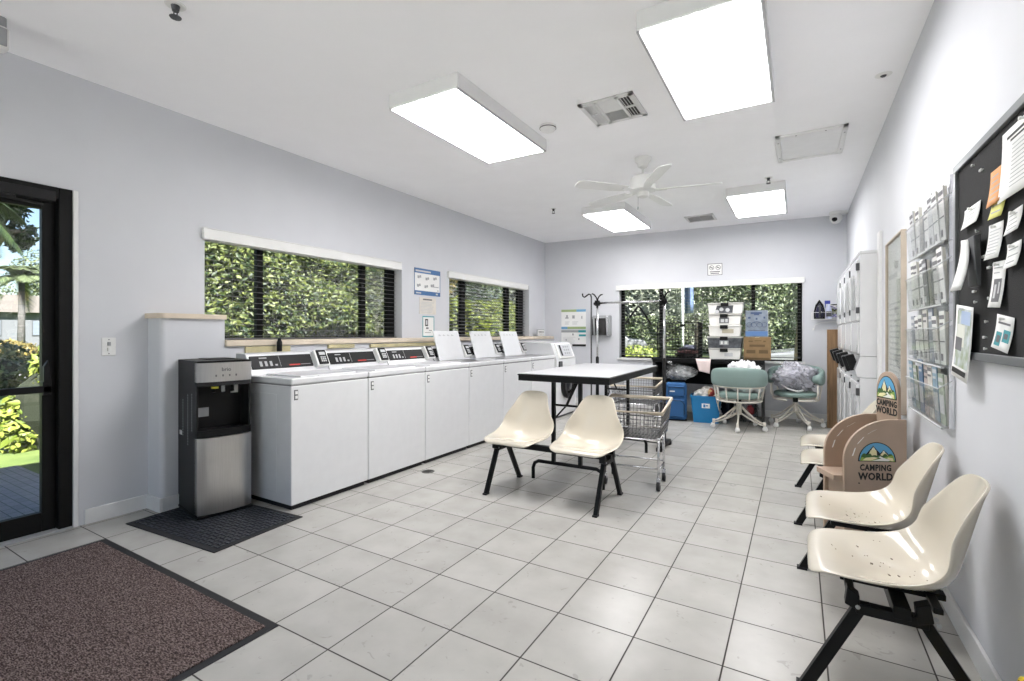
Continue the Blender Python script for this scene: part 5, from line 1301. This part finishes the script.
def hedge(label, x0, x1, y0, y1, h, m, n, size, seed, face, cat='hedge', name='hedge', group=None):
    """a clipped hedge: leaf shell over a dark twig body"""
    t = thing(name, label, cat, ((x0 + x1) / 2, (y0 + y1) / 2, -.06), 0, group)
    rg = np.random.default_rng(seed); W_, D_ = (x1 - x0), (y1 - y0)
    A = [W_ * h, D_ * h, D_ * h, W_ * D_]; pr = np.array([A[0] * (1 if 's' in face else .1), A[1] * (1 if 'e' in face else .1), A[2] * (1 if 'w' in face else .1), A[3] * .8]); pr /= pr.sum()
    side = rg.choice(4, n, p=pr); u = rg.random(n); v = rg.random(n)
    p = np.zeros((n, 3)); nr = np.zeros((n, 3))
    for k in range(4):
        q = side == k
        if k == 0: p[q] = np.stack([(u[q] - .5) * W_, np.full(q.sum(), -D_ / 2), v[q] * h], 1); nr[q] = (0, -1, .3)
        if k == 1: p[q] = np.stack([np.full(q.sum(), W_ / 2), (u[q] - .5) * D_, v[q] * h], 1); nr[q] = (1, 0, .3)
        if k == 2: p[q] = np.stack([np.full(q.sum(), -W_ / 2), (u[q] - .5) * D_, v[q] * h], 1); nr[q] = (-1, 0, .3)
        if k == 3: p[q] = np.stack([(u[q] - .5) * W_, (v[q] - .5) * D_, np.full(q.sum(), h)], 1); nr[q] = (0, 0, 1)
    bf = bumpy(rg); off = bf(p * 2.2) * .13 + bf(p * 6) * .05 - rg.random(n) ** 2 * .16
    nn = nr / np.linalg.norm(nr, axis=1)[:, None]
    p = p + nn * off[:, None]; p[:, 2] = np.maximum(p[:, 2], .03)
    leaves('foliage', m, t, p, nr, size, seed)
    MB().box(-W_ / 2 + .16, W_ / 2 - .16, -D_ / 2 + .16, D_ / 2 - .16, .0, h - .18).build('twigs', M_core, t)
    return t
def crown(parent, m, c, r, n, size, seed, name='crown', clumps=9, inner=.55):
    rg = np.random.default_rng(seed)
    cc = rg.normal(size=(clumps, 3)); cc /= np.linalg.norm(cc, axis=1)[:, None]; cc *= rg.uniform(.25, .75, clumps)[:, None]
    k = rg.integers(0, clumps, n); d = rg.normal(size=(n, 3)); d /= np.linalg.norm(d, axis=1)[:, None]
    rad = rg.uniform(inner, 1, n) ** .7
    p = (cc[k] + d * (rad * .48)[:, None]) * np.array(r) + np.array(c)
    return leaves(name, m, parent, p, d + np.array((0, 0, .4)), size, seed)
def tree(label, x, y, h, r, m, n, size, seed, lean=0.0, trunk=.12, name='tree', cat='tree', group='trees outside the windows', base=.35, rz_=None):
    t = thing(name, label, cat, (x, y, -.06), 0, group)
    q = MB(); q.tube([(0, 0, 0), (lean * .3, 0, h * .3), (lean * .7, .1, h * .62), (lean, 0, h * .85)], [trunk, trunk * .8, trunk * .6, trunk * .3], 9)
    rd = random.Random(seed)
    for k in range(5):
        a = rd.uniform(0, 6.28); z = h * rd.uniform(.45, .65)
        q.tube([(lean * z / h, 0, z), (lean + r * .4 * math.cos(a), r * .4 * math.sin(a), z + h * .12), (lean + r * .75 * math.cos(a), r * .75 * math.sin(a), z + h * .22)], [trunk * .5, trunk * .3, trunk * .1], 6)
    q.build('trunk', M_bark, t, smooth=True)
    crown(t, m, (lean, 0, h * (base + 1) / 2 + .0), (r, r, h * (1 - base) / 2 * (rz_ or 1.15)), n, size, seed)
    return t
def palm(label, x, y, h, r, m, seed, trunk=.14, nf=18, name='palm_tree'):
    t = thing(name, label, 'palm tree', (x, y, -.06), 0, 'palms outside')
    q = MB(); q.tube([(0, 0, 0), (.05, 0, h * .4), (.0, .03, h)], [trunk * 1.2, trunk, trunk * .8], 10); q.build('trunk', mat('palm_bark', (.09, .085, .08), .9, var=.3, scale=8, stretch=(1, 1, 8)), t, smooth=True)
    rd = random.Random(seed); pts = []; nr = []
    fm = MB()
    for k in range(nf):
        a = 2 * PI * k / nf + rd.uniform(-.2, .2); el = rd.uniform(-.35, 1.1); L = r * rd.uniform(.85, 1.1)
        prev = None; path = []
        for i in range(11):
            s_ = i / 10; ro = L * s_ * math.cos(el) * (1 - .12 * s_); z = h + L * (s_ * math.sin(el) - .62 * s_ * s_)
            path.append(Vector((ro * math.cos(a), ro * math.sin(a), z)))
        fm.tube(path, [.02 * r * (1.1 - i / 10) for i in range(11)], 4)
        side = Vector((-math.sin(a), math.cos(a), 0))
        for i in range(1, 44):
            s_ = i / 44; p = path[min(9, int(s_ * 10))].lerp(path[min(10, int(s_ * 10) + 1)], s_ * 10 - int(s_ * 10)); ll = r * .34 * math.sin(PI * min(1, s_ * .93 + .07)) ** .6
            tn = (path[min(10, int(s_ * 10) + 1)] - path[int(s_ * 10)]).normalized()
            for sg in (-1, 1):
                e = p + (side * sg * .8 + tn * .55 + Vector((0, 0, -.35))).normalized() * ll; wv = tn * r * .018
                fm.raw([tuple(p - wv), tuple(p + wv), tuple(e)], [(0, 1, 2)])
    fm.build('fronds', m, t, keep=True)
    return t
# hedge outside the washer windows
hedge('tall leafy clipped hedge close outside the long washer window', -6.6, -5.35, 2.1, 6.15, 2.28, LG, 34000, .08, 3, 'e')
hedge('russet-tipped shrub beside the tall hedge, at the far end of the washer window', -7.3, -5.9, 6.45, 7.5, 2.30, LO, 5000, .11, 5, 'es', 'shrub', 'shrub')
tree('dark evergreen tree rising behind the hedge outside the washer window', -9.2, 4.2, 5.2, 1.6, LD, 7000, .17, 21, base=.2)
tree('dense tree with russet crown behind the shrub outside the washer window', -11.0, 11.6, 6.0, 1.9, LO, 5000, .2, 22, base=.15)
hedge('lime green bush outside the window above the raised washer lids', -7.6, -6.3, 9.1, 12.2, 2.0, LY, 7000, .12, 6, 'es', 'bush', 'bush')
tree('shady dark tree across the lawn beyond the second washer window', -12.5, 15.5, 5.5, 2.2, LD, 7000, .2, 23, base=.10)
tree('mid green tree far across the lawn beyond the second washer window', -16.0, 22.5, 7.0, 2.4, LM, 7000, .26, 24, base=.10)
tree('tall shade tree by the road beyond the second washer window', -22.5, 28.5, 8.0, 2.8, LD, 6000, .28, 25, base=.2)
# seen through the door
def bush(label, x, y, r, h, m, n, size, seed, cat='shrub', name='shrub', group=None):
    t = thing(name, label, cat, (x, y, -.06), 0, group)
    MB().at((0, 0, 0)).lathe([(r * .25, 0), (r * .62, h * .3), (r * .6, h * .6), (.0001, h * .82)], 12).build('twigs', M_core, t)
    crown(t, m, (0, 0, h * .5), (r, r, h * .56), n, size, seed, 'foliage', 12, .6)
    return t
bush('light green leafy shrub at the edge of the paved porch outside the door', -7.1, 1.98, .42, 1.12, LY, 2600, .12, 31)
bush('low dark green plant at the foot of the light shrub by the porch', -6.3, 1.05, .30, .38, LG, 900, .09, 32)
for k, (x, y, r, h, m_, l) in enumerate(((-14.5, 2.9, 1.1, 1.05, LM, 'pale round shrub on the lawn in front of the white bungalow'), (-15.4, 5.2, 1.1, 1.0, LM, 'green round shrub on the lawn beside the pale round shrub'), (-26.5, 6.3, 1.4, 1.0, LO, 'dark red-leaved shrub by the road in front of the bungalow'))):
    bush(l, x, y, r, h, m_, 2600, .17, 33 + k)
palm('slender palm tree on the lawn in front of the white bungalow, seen through the door', -31.5, 7.85, 3.9, 1.7, LM, 3, .13)
t = thing('bungalow', 'long white bungalow with low tan roof across the road, seen through the door', 'house', (-66, 17.5, -.06), math.radians(80))
wm = mat('siding_white', (.12, .125, .135), .7, var=.05, scale=2, stretch=(.2, .2, 12))
MB().box(-9, 9, -3, 3, 0, 3.3).build('wall', wm, t)
MB().prism([(-3.6, 3.2), (3.6, 3.2), (0, 5.0)], -9.6, 9.6, axis='x').build('roof', mat('roof_tan', (.11, .098, .085), .8, var=.1), t)
for x in (-6, -3, 0, 3, 6): 
    f = MB().box(x - .5, x + .5, -3.06, -2.98, 1.0, 2.5).build('window', M_dgrey, t); MB().box(x - .43, x + .43, -3.075, -3.05, 1.07, 2.43).build('pane', mat('far_pane', (.15, .17, .2), .1), f)
MB().box(-8.2, -7.2, -3.06, -2.98, 0, 2.2).build('door', M_dgrey, t)
for k, (x, y, h, r, m_) in enumerate(((-52, 8, 8.5, 4.5, LM), (-60, 32, 9, 4.2, LM), (-78, 12, 11, 5.0, LP), (-84, 25, 11, 5.5, LM), (-48, 24, 6, 3.5, LD))):
    tree(['leafy tree at the near end of the white bungalow', 'tall green tree beyond the bungalow gable', 'pale grey-green tree rising behind the bungalow roof', 'broad green tree behind the bungalow end', 'dark round tree in front of the bungalow end'][k], x, y, h, r, m_, 4200, .5, 50 + k, base=.05)
t = thing('tree', 'big dark shade tree with hanging branches over the lawn outside the door', 'tree', (-12.0, 2.35, -.06), 0, 'trees outside the windows')
MB().tube([(0, 0, 0), (.05, .03, 1.6), (.0, .1, 3.0), (.1, .3, 4.6)], [.16, .13, .11, .05], 10).tube([(0, .05, 2.2), (.2, .4, 3.0), (.3, .75, 3.1)], [.07, .05, .015], 7).build('trunk', M_bark, t, smooth=True)
crown(t, LD, (0, .34, 3.75), (1.5, .85, 1.15), 7500, .14, 61)
crown(t, LD, (0.1, .75, 3.0), (.5, .30, .42), 700, .11, 62, 'hanging_branch', 5)
palm('feathery pale palm fronds reaching over the porch at the door top', -9.0, 1.50, 3.05, .95, LD, 9, .11, 16)

# seen through the far window
for k, (x, y, h, r, m_, n_, sz, l) in enumerate((
        (-7.4, 18.5, 5.2, 2.4, LM, 9000, .17, 'leafy green tree on the lawn beyond the garment rack, outside the far window'),
        (-3.9, 23.0, 7.5, 3.2, LP, 9000, .20, 'pale grey-green tree far beyond the far window, behind the wire crate'),
        (-1.5, 17.5, 5.8, 2.0, LM, 9000, .15, 'green tree right behind the stack of storage boxes, outside the window'),
        (1.5, 20.0, 6.6, 2.7, LP, 10000, .17, 'silvery tree beyond the far window, over the cardboard cartons'),
        (4.9, 27.0, 8.0, 2.6, LM, 8000, .24, 'broad tree far off at the dryer end of the far window'),
        (-10.5, 26.5, 8.0, 3.2, LM, 8000, .26, 'large tree far across the lawn at the rack end of the far window'),
        (.2, 28.4, 8.0, 1.9, LD, 8000, .26, 'dark tall tree in the middle distance behind the storage boxes'))):
    tree(l, x, y, h, r, m_, n_, sz, 70 + k, base=.10 if k else .25, trunk=.14)
hedge('long tall pale screen of shrubs closing the lawn far outside the far window', -22, 11, 35.0, 37.0, 5.6, LP, 16000, .42, 88, 's', 'hedge', 'hedge')
hedge('lower dark green hedge along the drive outside the far window', -16, 8, 31.5, 33.0, 2.3, LM, 11000, .30, 89, 's', 'hedge', 'hedge')
bush('low round lime bush on a circle of lawn outside the far window', -4.6, 15.2, 1.1, .8, LY, 2200, .14, 81, group=None)
bush('flat green bed of plants beyond the drive outside the far window', -11.6, 20.4, 1.5, .8, LG, 2600, .18, 82)
t = thing('palm_stump', 'rough brown palm trunk close outside the window above the blue carton', 'palm trunk', (.02, 11.2, -.06), 0)
MB().tube([(.0, 0, 0), (.03, 0, .9), (.06, 0, 1.5), (.10, 0, 2.2), (.14, 0, 3.2)], [.13, .12, .10, .12, .11], 12).build('trunk', mat('palm_brown', (.20, .14, .09), .9, var=.5, scale=7, bump=.8, bscale=25), t, smooth=True)
crown(t, LM, (.14, 0, 3.5), (.9, .9, .5), 700, .3, 91)
t = thing('white_post', 'slim white post with pale blue banner outside the far window by the crate', 'post', (-2.47, 12.5, -.06), 0)
MB().tube([(0, 0, 0), (0, 0, 2.9)], .03, 12).build('post', M_trim, t, smooth=True)
q = MB(); q.grid(lambda u, v: (.05 + .20 * u, .05 * math.sin(u * 7), 1.75 + 1.05 * v), 8, 4); q.build('banner', mat('banner_blue', (.10, .14, .24), .6, var=.2), t, smooth=True, solid=.004)
def car(label, loc, rz, colr):
    t = thing('car', label, 'car', loc, rz, 'parked cars outside')
    body = [(-2.1, .30), (-2.15, .62), (-1.95, .80), (-1.2, .90), (-.65, 1.36), (.75, 1.40), (1.35, .98), (2.0, .92), (2.15, .70), (2.12, .30)]
    MB().prism(body[::-1], -.82, .82).build('body', mat('car_white', colr, .25, coat=.6), t, bevel=.07, seg=3)
    for s_ in (-1, 1):
        MB().prism([(-1.02, .93), (-.58, 1.29), (.68, 1.33), (1.12, 1.0)][::-1], s_ * .825 - .004, s_ * .825 + .004).build('side_glass', M_blk, t)
    MB().prism([(-1.22, .915), (-1.16, .935), (-.66, 1.335), (-.70, 1.34)][::-1], -.70, .70).build('windscreen', M_blk, t); MB().prism([(.78, 1.37), (1.34, .99), (1.36, 1.0), (.82, 1.385)][::-1], -.68, .68).build('rear_glass', M_blk, t)
    for x in (-1.35, 1.35):
        for s_ in (-1, 1):
            q = MB().at((x, s_ * .80, .31), rx=PI / 2); q.lathe([(.12, -.09), (.30, -.09), (.32, -.05), (.32, .05), (.30, .09), (.12, .09)], 22); wo = q.build('wheel', M_rubber, t, smooth='angle')
            q = MB().at((x, s_ * .80, .31), rx=PI / 2); q.lathe([(.0001, -.095), (.19, -.095), (.20, .095), (.0001, .095)], 16); q.build('hub', M_chrome, wo, smooth='angle')
    MB().box(-2.19, -2.12, -.6, -.35, .60, .70).box(-2.19, -2.12, .35, .6, .60, .70).build('headlamp', M_chrome, t, bevel=.02)
    return t
car('white parked car close outside the far window beside the cardboard carton', (1.25, 13.2, -.06), math.radians(8), (.22, .225, .23))
c2 = car('white car parked on the drive outside the far window beyond the garment rack', (-8.1, 22.0, -.045), math.radians(15), (.22, .225, .23))
struct(MB().box(-4, 6, 12.0, 15.2, -.06, -.048).build('parking_bay', M_road))

# ------------------------------------------------------------------ daylight, camera, colour
w = bpy.data.worlds.new('sky'); S.world = w; w.use_nodes = True; nt = w.node_tree
bg = nt.nodes['Background']; sk = nt.nodes.new('ShaderNodeTexSky'); sk.sky_type = 'NISHITA'; sk.sun_disc = False
sk.sun_elevation = math.radians(55); sk.sun_rotation = math.radians(114); sk.air_density = 1.0; sk.dust_density = .6; sk.ozone_density = 1.5
nt.links.new(sk.outputs[0], bg.inputs['Color']); bg.inputs['Strength'].default_value = .05
sun = bpy.data.lights.new('sun', 'SUN'); sun.energy = 6.0; sun.angle = math.radians(1.0); sun.color = (1, .975, .94)
so = bpy.data.objects.new('sun', sun); COL.objects.link(so); so.location = (6, -4, 12)
so.rotation_euler = Vector((-.80, .35, -1.0)).to_track_quat('-Z', 'Y').to_euler()

cam = bpy.data.cameras.new('camera'); co = bpy.data.objects.new('camera', cam); COL.objects.link(co)
cam.sensor_width = 36; cam.sensor_fit = 'HORIZONTAL'; cam.lens = 484 / 1024 * 36; cam.shift_y = (333 - 340.5) / 1024
co.location = (0, 0, 1.2); co.rotation_euler = (PI / 2, 0, .534); cam.clip_start = .05; cam.clip_end = 500
S.camera = co
S.view_settings.view_transform = 'Standard'; S.view_settings.look = 'None'; S.view_settings.gamma = 1; S.view_settings.exposure = EXPOSURE
S.view_settings.use_curve_mapping = False
S.cycles.use_denoising = True; S.cycles.max_bounces = 14; S.cycles.diffuse_bounces = 10; S.cycles.transparent_max_bounces = 24; S.cycles.glossy_bounces = 4
S.cycles.sample_clamp_indirect = 6; S.cycles.caustics_reflective = False; S.cycles.caustics_refractive = False
